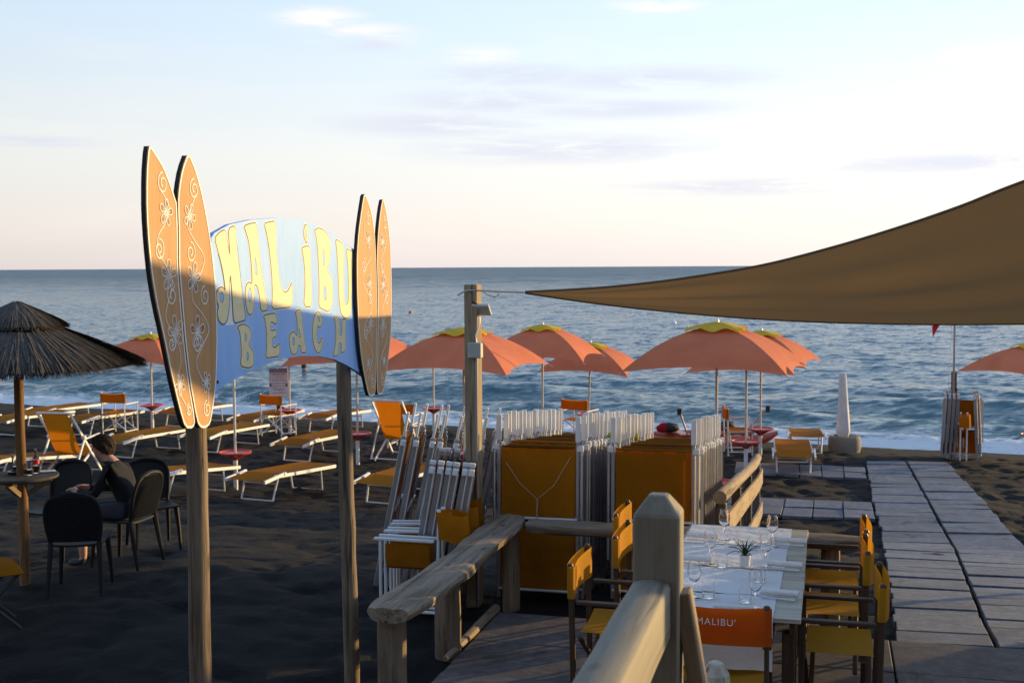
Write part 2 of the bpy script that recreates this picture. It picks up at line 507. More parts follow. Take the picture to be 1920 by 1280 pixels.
M['lamp_body'] = plain('lamp_white_housing', (0.62, 0.60, 0.55), 0.45)
M['box_grey'] = plain('grey_junction_box', (0.38, 0.37, 0.35), 0.5)
M['rust'] = plain('rusty_steel', (0.10, 0.05, 0.03), 0.75, 0.2, 0.4)
M['concrete_pot'] = plain('sandy_concrete', (0.24, 0.21, 0.18), 0.85, 0, 0.12, 12, 0.2)
M['pot_white'] = plain('white_ceramic', (0.78, 0.77, 0.76), 0.3, 0, 0.03)
M['leaf'] = plain('dark_green_leaf', (0.030, 0.055, 0.022), 0.45, 0, 0.4, 20)
M['soil'] = plain('potting_soil', (0.03, 0.02, 0.015), 0.95)
M['steel'] = plain('cutlery_steel', (0.6, 0.6, 0.6), 0.22, 1.0, 0.05)
M['glass'] = glass('clear_glass')
M['cola'] = plain('dark_drink', (0.03, 0.008, 0.004), 0.1)
M['label_red'] = plain('red_bottle_label', (0.5, 0.02, 0.015), 0.5)
M['hair'] = plain('brown_hair', (0.032, 0.016, 0.009), 0.8, 0, 0.4, 60, 0.6)
M['skin'] = plain('skin', (0.50, 0.27, 0.19), 0.5, 0, 0.06, 12)
M['black_shirt'] = plain('black_cotton', (0.007, 0.007, 0.010), 0.95, 0, 0.2)
M['shorts'] = plain('dark_shorts', (0.035, 0.04, 0.06), 0.9)
M['shoe'] = plain('black_shoe', (0.03, 0.03, 0.032), 0.6)
M['flag'] = cloth('red_flag_cloth', (0.55, 0.02, 0.04), 0.35)
M['mast'] = plain('painted_mast', (0.36, 0.29, 0.27), 0.5)
M['sign_white'] = plain('notice_white', (0.62, 0.64, 0.72), 0.5)
M['sign_blue'] = plain('notice_blue', (0.06, 0.10, 0.25), 0.5)
M['towel'] = cloth('yellow_green_towel', (0.42, 0.38, 0.03), 0.1)
M['ashtray'] = plain('black_ashtray', (0.01, 0.01, 0.01), 0.3)
M['boat_red'] = plain('orange_red_hull', (0.42, 0.085, 0.04), 0.35)
M['boat_dark'] = plain('dark_bag', (0.02, 0.02, 0.025), 0.7)

# panel of the sign: sky blue paint with brush streaks and scuffs
def panel_mat():
    m, nt, out = new_mat('sky_blue_sign_paint')
    v = coords(nt, 'g', (1, 1, 0.25))
    f = noise(nt, v, 9, 6, 0.65, 0.3)
    cc = ramp(nt, f, [(0.28, (0.20, 0.43, 0.86)), (0.5, (0.24, 0.475, 0.91)), (0.75, (0.30, 0.52, 0.93))])
    f2 = noise(nt, coords(nt, 'g'), 26, 6, 0.75)
    mk = ramp(nt, f2, [(0.66, (0, 0, 0)), (0.74, (1, 1, 1))])
    mx = N(nt, 'ShaderNodeMix', data_type='RGBA')
    nt.links.new(mk, mx.inputs[0]); nt.links.new(cc, mx.inputs[6]); mx.inputs[7].default_value = (0.34, 0.42, 0.52, 1)
    p = N(nt, 'ShaderNodeBsdfPrincipled'); p.inputs['Roughness'].default_value = 0.42; p.inputs['Specular IOR Level'].default_value = 0.6
    nt.links.new(mx.outputs[2], p.inputs['Base Color'])
    nt.links.new(bump(nt, f, 0.1, 0.004), p.inputs['Normal'])
    nt.links.new(p.outputs[0], out.inputs['Surface'])
    return m
M['panel'] = panel_mat()
def sand_mat():
    m, nt, out = new_mat('black_volcanic_sand')
    v = coords(nt, 'world')
    a = noise(nt, v, 1.3, 6, 0.6); b = noise(nt, v, 34, 6, 0.7); c = noise(nt, v, 420, 2, 0.6)
    cc = ramp(nt, a, [(0.3, (0.0135, 0.0125, 0.013)), (0.55, (0.020, 0.018, 0.018)), (0.75, (0.028, 0.025, 0.024))])
    gr = ramp(nt, c, [(0.35, (0.55, 0.55, 0.55)), (0.7, (1.35, 1.3, 1.2))])
    mx = N(nt, 'ShaderNodeMix', data_type='RGBA', blend_type='MULTIPLY'); mx.inputs[0].default_value = 0.9
    nt.links.new(cc, mx.inputs[6]); nt.links.new(gr, mx.inputs[7])
    p = N(nt, 'ShaderNodeBsdfPrincipled'); p.inputs['Roughness'].default_value = 0.9; p.inputs['Specular IOR Level'].default_value = 0.2
    nt.links.new(mx.outputs[2], p.inputs['Base Color'])
    e_ = noise(nt, v, 9, 5, 0.6, 0.5); n1 = bump(nt, b, 0.9, 0.035, bump(nt, e_, 0.6, 0.06)); n2 = bump(nt, c, 0.6, 0.005, n1)
    nt.links.new(n2, p.inputs['Normal'])
    nt.links.new(p.outputs[0], out.inputs['Surface'])
    return m
M['sand'] = sand_mat()
def slab_mat(name, lo, hi, lines):
    m, nt, out = new_mat(name)
    v = coords(nt, 'world'); g = coords(nt, 'g', (1, 1, 0.08))
    a = noise(nt, v, 2.4, 6, 0.65); b = noise(nt, g, 30, 5, 0.6); d = noise(nt, v, 11, 5, 0.7)
    cc = ramp(nt, a, [(0.3, lo), (0.7, hi)])
    cc = rnd_val(nt, cc, 0.14)
    k = ramp(nt, d, [(0.46, (0.45, 0.43, 0.42)), (0.60, (1.0, 1.0, 1.0))])
    mx = N(nt, 'ShaderNodeMix', data_type='RGBA', blend_type='MULTIPLY'); mx.inputs[0].default_value = 0.45
    nt.links.new(cc, mx.inputs[6]); nt.links.new(k, mx.inputs[7])
    bb = ramp(nt, b, [(0.35, (0.78, 0.78, 0.78)), (0.65, (1.1, 1.1, 1.1))])
    m2 = N(nt, 'ShaderNodeMix', data_type='RGBA', blend_type='MULTIPLY'); m2.inputs[0].default_value = lines
    nt.links.new(mx.outputs[2], m2.inputs[6]); nt.links.new(bb, m2.inputs[7])
    p = N(nt, 'ShaderNodeBsdfPrincipled'); p.inputs['Roughness'].default_value = 0.75; p.inputs['Specular IOR Level'].default_value = 0.3
    sn = noise(nt, v, 1.9, 7, 0.72, 0.6)
    sm = ramp(nt, sn, [(0.57, (0, 0, 0)), (0.70, (0.85, 0.85, 0.85))])
    m5 = N(nt, 'ShaderNodeMix', data_type='RGBA'); nt.links.new(sm, m5.inputs[0]); nt.links.new(m2.outputs[2], m5.inputs[6]); m5.inputs[7].default_value = (0.032, 0.028, 0.027, 1)
    nt.links.new(m5.outputs[2], p.inputs['Base Color'])
    nt.links.new(bump(nt, b, 0.3, 0.006, bump(nt, d, 0.2, 0.01)), p.inputs['Normal'])
    nt.links.new(p.outputs[0], out.inputs['Surface'])
    return m
M['slab'] = slab_mat('grey_walkway_slab', (0.128, 0.146, 0.185), (0.195, 0.215, 0.26), 0.8)
M['deck_slab'] = slab_mat('brown_grey_deck_slab', (0.115, 0.10, 0.098), (0.18, 0.16, 0.155), 0.5)
def sea_mat():
    m, nt, out = new_mat('sea_water')
    pos = N(nt, 'ShaderNodeNewGeometry')
    sep = N(nt, 'ShaderNodeSeparateXYZ'); nt.links.new(pos.outputs['Position'], sep.inputs[0])
    # distance from the shoreline, metres out to sea
    a = N(nt, 'ShaderNodeVectorMath', operation='DOT_PRODUCT'); nt.links.new(pos.outputs['Position'], a.inputs[0]); a.inputs[1].default_value = (NX, NY, 0)
    off = N(nt, 'ShaderNodeMath', operation='SUBTRACT'); nt.links.new(a.outputs['Value'], off.inputs[0]); off.inputs[1].default_value = 28.95 * 0.9239
    s = off.outputs[0]
    vw = N(nt, 'ShaderNodeMapping'); nt.links.new(pos.outputs['Position'], vw.inputs['Vector'])
    vw.inputs['Rotation'].default_value = (0, 0, R(22.5)); vw.inputs['Scale'].default_value = (0.45, 1.0, 1.0)
    w = vw.outputs[0]
    n1 = noise(nt, w, 3.0, 5, 0.6, 0.3); n2 = noise(nt, w, 0.55, 5, 0.62, 0.2); n3 = noise(nt, w, 0.09, 5, 0.6)
    p = N(nt, 'ShaderNodeBsdfPrincipled')
    p.inputs['IOR'].default_value = 1.333
    deep = ramp(nt, n3, [(0.35, (0.030, 0.098, 0.15)), (0.65, (0.046, 0.13, 0.185))])
    sh = N(nt, 'ShaderNodeMapRange'); nt.links.new(s, sh.inputs['Value']); sh.inputs['From Min'].default_value = 16; sh.inputs['From Max'].default_value = 1
    mx = N(nt, 'ShaderNodeMix', data_type='RGBA'); nt.links.new(sh.outputs[0], mx.inputs[0]); nt.links.new(deep, mx.inputs[6]); mx.inputs[7].default_value = (0.075, 0.14, 0.145, 1)
    # foam
    f1 = noise(nt, w, 2.3, 9, 0.78, 1.6)
    fs = N(nt, 'ShaderNodeMapRange'); nt.links.new(s, fs.inputs['Value']); fs.inputs['From Min'].default_value = 5.5; fs.inputs['From Max'].default_value = -0.3; fs.inputs['To Max'].default_value = 0.28; fs.inputs['To Min'].default_value = -0.12
    ad = N(nt, 'ShaderNodeMath', operation='ADD'); nt.links.new(f1, ad.inputs[0]); nt.links.new(fs.outputs[0], ad.inputs[1])
    fm = N(nt, 'ShaderNodeMapRange'); fm.interpolation_type = 'SMOOTHSTEP'
    nt.links.new(ad.outputs[0], fm.inputs['Value']); fm.inputs['From Min'].default_value = 0.57; fm.inputs['From Max'].default_value = 0.70
    m3 = N(nt, 'ShaderNodeMix', data_type='RGBA'); nt.links.new(fm.outputs[0], m3.inputs[0]); nt.links.new(mx.outputs[2], m3.inputs[6]); m3.inputs[7].default_value = (0.74, 0.74, 0.75, 1)
    nt.links.new(m3.outputs[2], p.inputs['Base Color'])
    rg = N(nt, 'ShaderNodeMapRange'); nt.links.new(fm.outputs[0], rg.inputs['Value']); rg.inputs['To Min'].default_value = 0.12; rg.inputs['To Max'].default_value = 0.9
    nt.links.new(rg.outputs[0], p.inputs['Roughness'])
    # ripples too fine for the mesh: tilt the normal directly, so that far water keeps its facets
    def tilt(scale, k, rot):
        mp = N(nt, 'ShaderNodeMapping'); nt.links.new(pos.outputs['Position'], mp.inputs['Vector'])
        mp.inputs['Rotation'].default_value = (0, 0, R(rot)); mp.inputs['Scale'].default_value = (0.5, 1.0, 1.0)
        nn = N(nt, 'ShaderNodeTexNoise'); nt.links.new(mp.outputs[0], nn.inputs['Vector'])
        nn.inputs['Scale'].default_value = scale; nn.inputs['Detail'].default_value = 3; nn.inputs['Roughness'].default_value = 0.6
        a1 = N(nt, 'ShaderNodeVectorMath', operation='SUBTRACT'); nt.links.new(nn.outputs['Color'], a1.inputs[0]); a1.inputs[1].default_value = (0.5, 0.5, 0.5)
        a2 = N(nt, 'ShaderNodeVectorMath', operation='MULTIPLY'); nt.links.new(a1.outputs[0], a2.inputs[0]); a2.inputs[1].default_value = (k * 0.6, k, 0)
        return a2.outputs[0]
    def vadd(a_, b_):
        q = N(nt, 'ShaderNodeVectorMath', operation='ADD'); nt.links.new(a_, q.inputs[0]); nt.links.new(b_, q.inputs[1]); return q.outputs[0]
    dist = N(nt, 'ShaderNodeMapRange'); nt.links.new(s, dist.inputs['Value']); dist.inputs['From Min'].default_value = 30; dist.inputs['From Max'].default_value = 260
    far = N(nt, 'ShaderNodeVectorMath', operation='SCALE'); nt.links.new(vadd(tilt(0.35, 2.6, 22.5), tilt(0.06, 1.6, 14)), far.inputs[0]); nt.links.new(dist.outputs[0], far.inputs['Scale'])
    tl = vadd(vadd(tilt(5.5, 1.15, 22.5), tilt(1.8, 0.9, 30)), far.outputs[0])
    nm = N(nt, 'ShaderNodeVectorMath', operation='NORMALIZE'); nt.links.new(vadd(pos.outputs['Normal'], tl), nm.inputs[0])
    sl = N(nt, 'ShaderNodeMapRange'); nt.links.new(s, sl.inputs['Value']); sl.inputs['From Min'].default_value = 20; sl.inputs['From Max'].default_value = 600; sl.inputs['To Min'].default_value = 0.5; sl.inputs['To Max'].default_value = 0.10
    nt.links.new(sl.outputs[0], p.inputs['Specular IOR Level'])
    b0 = bump(nt, f1, 0.25, 0.05, nm.outputs[0])
    nt.links.new(b0, p.inputs['Normal'])
    p.inputs['Specular IOR Level'].default_value = 0.0
    for l_ in list(p.inputs['Specular IOR Level'].links): nt.links.remove(l_)
    p.inputs['Roughness'].default_value = 1.0
    for l_ in list(p.inputs['Roughness'].links): nt.links.remove(l_)
    gl = N(nt, 'ShaderNodeBsdfGlossy'); gl.inputs['Roughness'].default_value = 0.12; gl.inputs['Color'].default_value = (0.93, 0.97, 1.0, 1)
    nt.links.new(b0, gl.inputs['Normal'])
    fr = N(nt, 'ShaderNodeFresnel'); fr.inputs['IOR'].default_value = 1.333; nt.links.new(b0, fr.inputs['Normal'])
    capd = N(nt, 'ShaderNodeMapRange'); nt.links.new(s, capd.inputs['Value']); capd.inputs['From Min'].default_value = 10; capd.inputs['From Max'].default_value = 450; capd.inputs['To Min'].default_value = 0.72; capd.inputs['To Max'].default_value = 0.43
    mul = N(nt, 'ShaderNodeMath', operation='MULTIPLY'); nt.links.new(fr.outputs[0], mul.inputs[0]); nt.links.new(capd.outputs[0], mul.inputs[1])
    nf = N(nt, 'ShaderNodeMath', operation='SUBTRACT'); nf.inputs[0].default_value = 1.0; nt.links.new(fm.outputs[0], nf.inputs[1])
    mu2 = N(nt, 'ShaderNodeMath', operation='MULTIPLY'); nt.links.new(mul.outputs[0], mu2.inputs[0]); nt.links.new(nf.outputs[0], mu2.inputs[1])
    ms = N(nt, 'ShaderNodeMixShader'); nt.links.new(mu2.outputs[0], ms.inputs[0]); nt.links.new(p.outputs[0], ms.inputs[1]); nt.links.new(gl.outputs[0], ms.inputs[2])
    nt.links.new(ms.outputs[0], out.inputs['Surface'])
    return m
M['sea'] = sea_mat()

# ------------------------------------------------------------------ setting: sand, sea, walkways, deck floor
def np_mesh(name, X, Y, Zv, mat, kind):
    nu, nv = X.shape
    v = np.stack([X, Y, Zv], -1).reshape(-1, 3)
    i = np.arange(nu * nv).reshape(nu, nv)
    f = np.stack([i[:-1, :-1], i[:-1, 1:], i[1:, 1:], i[1:, :-1]], -1).reshape(-1, 4)
    me = bpy.data.meshes.new(name)
    me.vertices.add(len(v)); me.vertices.foreach_set('co', v.astype(np.float32).ravel())
    me.loops.add(f.size); me.loops.foreach_set('vertex_index', f.astype(np.int32).ravel())
    me.polygons.add(len(f))
    me.polygons.foreach_set('loop_start', np.arange(0, f.size, 4, dtype=np.int32))
    me.polygons.foreach_set('use_smooth', np.ones(len(f), dtype=bool))
    me.update(calc_edges=True); me.validate()
    me.materials.append(mat)
    o = bpy.data.objects.new(name, me); col.objects.link(o); o['kind'] = kind
    return o
def sand_bump(x, y):
    z = (vnoise(x * 1.1, y * 1.1, 3) - 0.5) * 0.045 + (vnoise(x * 2.7 + 9, y * 2.7, 5) - 0.5) * 0.045
    z += (vnoise(x * 6.1, y * 6.1 + 3, 8) - 0.5) * 0.032 + (vnoise(x * 13, y * 13, 2) - 0.5) * 0.012
    d = vnoise(x * 3.4 + 40, y * 3.4, 21)              # trodden hollows
    z -= np.clip(d - 0.62, 0, 1) * 0.10
    d2 = vnoise(x * 5.2 + 4, y * 5.2 + 7, 27)
    z -= np.clip(d2 - 0.68, 0, 1) * 0.12
    return z
gx = np.concatenate([np.linspace(-90, -11, 14)[:-1], np.linspace(-11, 13, 360), np.linspace(13, 90, 14)[1:]])
gy = np.concatenate([np.linspace(-40, 6, 12)[:-1], np.linspace(6, 31, 370), np.linspace(31, 75, 12)[1:]])
GX, GY = np.meshgrid(gx, gy, indexing='ij')
SS = (28.95 - 0.4142 * GX - GY) * 0.9239
GZ = np.interp(SS, _ss, _zz) + 0.21 * np.exp(-((GX + 4.0) / 2.0) ** 2 - ((GY - 9.6) / 2.2) ** 2)
near = np.clip((SS - 0.2) / 3.0, 0.15, 1.0)
GZ = GZ + sand_bump(GX, GY) * near - 0.012
sand = np_mesh('sand_beach', GX, GY, GZ, M['sand'], 'structure')
sand['label'] = 'dark volcanic sand beach sloping down to the sea'

SEA = -1.22
def sea_mesh():
    r = [18.0]
    while r[-1] < 170: r.append(r[-1] * 1.0046)
    while r[-1] < 40000: r.append(r[-1] * 1.07)
    r = np.array(r)
    a = np.concatenate([np.linspace(-100, -31, 24)[:-1], np.linspace(-31, 31, 460), np.linspace(31, 100, 24)[1:]])
    a = np.radians(a)
    Rr, A = np.meshgrid(r, a, indexing='ij')
    X = Rr * np.sin(A); Y = Rr * np.cos(A)
    s = -((28.95 - 0.4142 * X - Y) * 0.9239)           # metres out to sea
    t = X * 0.9239 - Y * 0.3827                         # along the shore
    g = np.random.default_rng(5)
    Zs = np.zeros_like(X)
    for lam in np.geomspace(0.42, 6, 72):
        th = g.normal(0, 0.62); ph = g.uniform(0, 6.28)
        kx = math.cos(th) * 6.283 / lam; kt = math.sin(th) * 6.283 / lam
        amp = 0.0044 * lam ** 0.22 * min(1.0, lam / 0.8)
        lim = np.clip((lam / (Rr * 0.0046 + 1e-6) - 2.2) / 3.0, 0, 1)
        mod = 0.55 + 0.9 * vnoise(X / (lam * 5) + lam * 7, Y / (lam * 5), int(lam * 10))
        Zs += amp * np.sin(kx * s + kt * t + ph) * lim * mod
    damp = np.clip((s + 0.3) / 4.0, 0.12, 1.0)
    Zs *= damp
    w1 = 0.6 * vnoise(t * 0.12, t * 0 + 3, 4)
    def crest(s0, w, h, k):
        q = s - s0 - 1.4 * (vnoise(t * 0.17 + k, t * 0, k) - 0.5)
        return h * np.exp(-(q / w) ** 2) * (0.25 + 1.1 * vnoise(t * 0.13 + 3 * k, t * 0 + 1, k + 5))
    Zs += crest(3.6, 0.75, 0.36, 2) + crest(7.4, 1.2, 0.27, 6) + crest(12.5, 1.6, 0.2, 9) + crest(1.0, 0.45, 0.10, 12)
    fo = np.clip(1 - np.abs(s - 0.8) / 1.8, 0, 1)
    Zs += fo * (vnoise(X * 3.3, Y * 3.3, 31) * 0.07 + vnoise(X * 9, Y * 9, 33) * 0.035)
    Zs += SEA - 0.03 * (s < 0)
    return np_mesh('sea', X, Y, Zs, M['sea'], 'structure')
sea = sea_mesh()
sea['label'] = 'rippled blue grey sea with a small wave breaking on the sand'

# deck frame: a runs along the far rail, b runs along the row of stacked loungers
DRZ = -R(14.8)
E = Vector((math.cos(DRZ), math.sin(DRZ), 0)); D = Vector((-math.sin(DRZ), math.cos(DRZ), 0))
PC = Vector((-0.06, 9.4, 0))
def dk(a, b, z=0.0): return PC + E * a + D * b + Vector((0, 0, z))
BRZ = -R(22.5)                                           # things on the beach face the sea

def slab_quad(mb, p, top, th, jit=0.004):
    lo = [Vector((q.x, q.y, top(q) - th)) for q in p]
    hi = [Vector((q.x, q.y, top(q) + random.uniform(-jit, jit))) for q in p]
    gs = [(0, 0, 0), (1, 0, 0), (1, 1, 0), (0, 1, 0)]
    w = (p[1] - p[0]).length; h = (p[3] - p[0]).length
    G = [(0, 0, 0), (0, 0, w), (h, 0, w), (h, 0, 0)]
    mb.add(lo + hi, [(3, 2, 1, 0), (4, 5, 6, 7), (0, 1, 5, 4), (1, 2, 6, 5), (2, 3, 7, 6), (3, 0, 4, 7)], [(g[0], -th, g[2]) for g in G] + G)
# deck floor of big slabs
deck = empty('deck_floor', (0, 0, 0)); deck['kind'] = 'structure'; deck['label'] = 'restaurant floor of big brown grey slabs'
a0 = -0.02; na, nb = 6, 9
for i in range(na):
    for j in range(nb):
        w, h = 0.98, 0.72
        aa = a0 + i * w; bb = -0.16 - (j + 1) * h
        g = 0.006
        mb = MB()
        q = [dk(aa + g, bb + g), dk(aa + w - g, bb + g), dk(aa + w - g, bb + h - g), dk(aa + g, bb + h - g)]
        dz = random.uniform(-0.004, 0.004)
        slab_quad(mb, q, lambda p: 0.0 + dz, 0.05, 0.003)
        mb.build('slab', M['deck_slab'], deck, bevel=0.006)
# edging log on the sand along the slabs
mb = MB(); mb.path([dk(-0.07, -1.35, 0.0), dk(-0.05, -0.8, 0.01), dk(-0.05, -0.12, 0.01)], [0.02, 0.035, 0.04], 8)
tag(mb.build('edging_log', M['driftwood'], None, True), 'thin weathered log lying along the edge of the slab floor', 'log')

def interp_px(pts):
    P = [at_sand(*q) for q in pts]
    P.sort(key=lambda p: p.y)
    ys = [p.y for p in P]; xs = [p.x for p in P]
    return lambda y: float(np.interp(y, ys, xs))
pl = interp_px([(1626, 868), (1638, 948), (1653, 999), (1663, 1061), (1675, 1139), (1684, 1214)])
pc = interp_px([(1698, 869), (1720, 909), (1755, 975), (1786, 1030), (1814, 1104), (1841, 1175), (1866, 1225)])
def pr(y): return pc(y) + (pc(y) - pl(y)) * 1.02
walk = empty('walkway', (0, 0, 0)); walk['kind'] = 'structure'; walk['label'] = 'grey slab walkway running down the beach'
y0 = at_sand(1684, 1214).y + 0.02; y1 = at_sand(1626, 868).y
nrow = int((y1 - y0) / 0.335)
def top_walk(p): return zb(p.x, p.y) + 0.035
for j in range(nrow):
    ya = y0 + (y1 - y0) * j / nrow + 0.006; yb = y0 + (y1 - y0) * (j + 1) / nrow - 0.006
    for k in range(2):
        L, Rr_ = (pl, pc) if k == 0 else (pc, pr)
        sk = -0.10
        jx = [random.uniform(-0.018, 0.018) for _ in range(2)]
        gap = 0.022
        q = [Vector((L(ya) + (gap if k else 0) + jx[0] * (k == 0), ya - 0.0, 0)), Vector((Rr_(ya) - (gap if k == 0 else 0) + jx[1] * (k == 1), ya + sk * (Rr_(ya) - L(ya)), 0)),
             Vector((Rr_(yb) - (gap if k == 0 else 0) + jx[1] * (k == 1), yb + sk * (Rr_(yb) - L(yb)), 0)), Vector((L(yb) + (gap if k else 0) + jx[0] * (k == 0), yb, 0))]
        if k == 1:
            dd = sk * (pc(ya) - pl(ya))
            for p in q: p.y += dd
        mb = MB(); dz = random.uniform(-0.009, 0.009)
        slab_quad(mb, q, lambda p: top_walk(p) + dz, 0.06, 0.006)
        mb.build('slab', M['slab'], walk, bevel=0.005)
def cross_path(name_label, pts_far, pts_near, n):
    """pts: (left, right) pixels of the far and the near edge on the sand"""
    o = empty('side_path', (0, 0, 0)); o['kind'] = 'structure'; o['label'] = name_label
    fl, fr = at_sand(*pts_far[0]), at_sand(*pts_far[1]); nl, nr = at_sand(*pts_near[0]), at_sand(*pts_near[1])
    for i in range(n):
        for r in range(2):
            t0, t1 = i / n + 0.004, (i + 1) / n - 0.004
            r0, r1 = r / 2 + 0.012, (r + 1) / 2 - 0.012
            def P(t, r): return nl.lerp(nr, t).lerp(fl.lerp(fr, t), r)
            mb = MB(); dz = random.uniform(-0.008, 0.008)
            slab_quad(mb, [P(t0, r0), P(t1, r0), P(t1, r1), P(t0, r1)], lambda p: zb(p.x, p.y) + 0.03 + dz, 0.05, 0.008)
            mb.build('slab', M['slab'], o, bevel=0.004)
cross_path('short row of slabs meeting the walkway nearer the sea', ((1380, 868), (1622, 879)), ((1376, 888), (1626, 899)), 6)
cross_path('short row of slabs meeting the walkway nearer the table', ((1370, 932), (1634, 946)), ((1350, 964), (1642, 977)), 5)

# ------------------------------------------------------------------ gate sign with surfboards
SG_L = at_y(393, 1000, 5.15); SG_R = at_y(676, 1000, 7.25)
SG_L.z = SG_R.z = 0
sg_d = (SG_R - SG_L).normalized(); sg_n = Vector((sg_d.y, -sg_d.x, 0))       # faces the deck
def sg_hit(px, py, off=0.0):
    """point of the sign plane (moved off metres along its normal) seen at that pixel -> (u, v)"""
    d = ray(px, py); o = Vector((0, 0, CAMZ))
    p0 = SG_L + sg_n * off
    t = (p0 - o).dot(sg_n) / d.dot(sg_n)
    p = o + d * t
    return ((p - SG_L).dot(sg_d), p.z)
gate = empty('gate_sign', (SG_L.x, SG_L.y, zb(SG_L.x, SG_L.y)), 0, 'painted beach gate sign with four surfboard cut-outs on two round posts', 'sign')
G0 = Vector(gate.location)
def sgp(u, v, h): return SG_L + sg_d * u + sg_n * h + Vector((0, 0, v)) - G0
def fn_sg(u, v, h): return sgp(u, v, h)
def px_loop(pts, off): return [sg_hit(x, y, off) for x, y in pts]
def round_post(mb, p0, p1, r0, r1, n=14, seg=16, wob=0.0025):
    pts = []; rs = []
    for i in range(seg + 1):
        t = i / seg
        p = Vector(p0).lerp(Vector(p1), t) + Vector((random.uniform(-wob, wob), random.uniform(-wob, wob), 0)) * (0 < i < seg)
        pts.append(p); rs.append((r0 + (r1 - r0) * t) * random.uniform(0.96, 1.04))
    mb.path(pts, rs, n)
for (pt, pb, Yd, r) in (((393, 720), (402, 1270), 5.15, 0.047), ((660, 600), (679, 1270), 7.25, 0.047)):
    a = at_y(*pt, Yd) - sg_n * 0.065; b = at_y(*pb, Yd) - sg_n * 0.065
    dz = (b - a) / (a.z - b.z)
    foot = b + dz * (b.z - zb(b.x, b.y) + 0.05)
    top = a - dz * 0.25
    mb = MB(); round_post(mb, foot - G0, top - G0, r * 1.04, r * 0.96)
    mb.build('post', M['post_wood'], gate, True)
panel_px = [(396, 446), (402, 437), (430, 421), (470, 412), (520, 408), (560, 411), (590, 420), (620, 434), (645, 451), (668, 472), (676, 520), (680, 580), (684, 650), (690, 712),
            (672, 697), (650, 684), (628, 674), (600, 668), (565, 667), (530, 672), (495, 684), (465, 698), (440, 711), (415, 727), (398, 738), (396, 600)]
mb = MB(); mb.prism([px_loop(panel_px, 0.0)], fn_sg, -0.022, 0.0)
panel = mb.build('sign_panel', M['panel'], gate)
# letters, traced in a 3.459x enlargement whose corner is at (390, 390)
def cr2(pts): return [(390 + x / 3.459, 390 + y / 3.459) for x, y in pts]
LET = [
 ([(42,195),(75,155),(114,138),(124,215),(143,318),(137,230),(131,132),(178,112),(184,215),(197,335),(213,480),(230,620),(246,724),(205,738),(166,746),(160,640),(153,520),(146,430),(137,470),(139,560),(137,650),(127,722),(104,757),(78,744),(60,700),(62,660),(70,640),(56,600),(56,545),(74,513),(96,512),(112,540),(106,470),(88,370),(62,270)],
  [[(74,560),(86,543),(99,556),(103,590),(93,617),(79,603)]]),
 ([(235,115),(275,100),(316,95),(325,230),(345,400),(368,550),(394,660),(342,672),(336,590),(322,512),(302,492),(301,560),(298,640),(285,694),(262,690),(246,640),(240,560),(248,497),(265,478),(284,492),(286,440),(278,330),(262,205),(240,140)],
  [[(303,305),(313,345),(322,425),(309,438),(301,380)], [(258,540),(272,508),(282,540),(284,590),(272,612),(260,588)]]),
 ([(363,100),(398,90),(437,84),(440,200),(446,330),(460,450),(476,520),(498,550),(522,533),(546,474),(548,640),(480,648),(412,658),(418,560),(413,420),(400,290),(382,170)], []),
 ([(632,92),(656,170),(640,240),(617,170)], [[(634,132),(645,170),(637,206),(627,170)]]),
 ([(606,260),(635,246),(663,250),(664,400),(668,530),(673,641),(620,640),(630,520),(628,400),(618,310)], []),
 ([(690,146),(712,128),(745,138),(775,170),(793,220),(796,280),(786,350),(770,400),(795,440),(808,510),(808,600),(797,655),(780,673),(750,660),(718,640),(722,520),(718,400),(712,280),(705,200)],
  [[(747,262),(757,300),(757,360),(746,382),(742,310)], [(752,500),(768,530),(768,590),(756,602),(748,560)]]),
 ([(826,203),(850,212),(876,232),(881,300),(877,420),(880,560),(886,616),(899,628),(911,600),(912,480),(906,360),(897,264),(920,272),(944,290),(936,420),(931,560),(928,660),(910,718),(880,712),(858,672),(848,560),(843,400),(836,280)], []),
 ([(187,772),(225,750),(262,765),(280,810),(276,860),(262,890),(290,920),(298,980),(290,1030),(255,1037),(208,1022),(218,940),(212,860),(205,800)],
  [[(240,800),(252,830),(246,870),(236,850)], [(251,922),(265,950),(262,985),(250,988)]]),
 ([(358,696),(400,686),(440,681),(449,730),(441,758),(415,736),(405,742),(408,800),(442,783),(443,836),(416,842),(417,900),(440,904),(463,868),(467,961),(420,966),(374,974),(381,900),(379,800),(371,735)], []),
 ([(564,666),(606,659),(611,740),(622,840),(641,936),(604,941),(600,892),(582,890),(578,935),(560,953),(540,941),(528,890),(527,830),(545,799),(564,808),(575,832),(580,790),(576,720)],
  [[(591,770),(602,835),(590,842),(586,810)], [(543,850),(553,832),(562,850),(562,885),(551,893)]]),
 ([(690,692),(712,668),(736,690),(741,750),(722,780),(710,758),(705,800),(710,865),(722,880),(741,828),(743,882),(728,936),(708,941),(688,902),(676,830),(678,755)], [[(714,702),(724,712),(724,740),(716,735)]]),
 ([(816,698),(850,710),(853,760),(852,826),(868,816),(868,718),(895,722),(890,800),(892,930),(862,941),(865,872),(848,880),(846,955),(811,963),(827,880),(830,800),(825,740)], []),
]
def smooth_loop(L, it=1):
    for _ in range(it):
        o = []
        n = len(L)
        for i in range(n):
            a, b = Vector(L[i]), Vector(L[(i + 1) % n])
            o.append(tuple(a.lerp(b, 0.22))); o.append(tuple(a.lerp(b, 0.78)))
        L = o
    return L
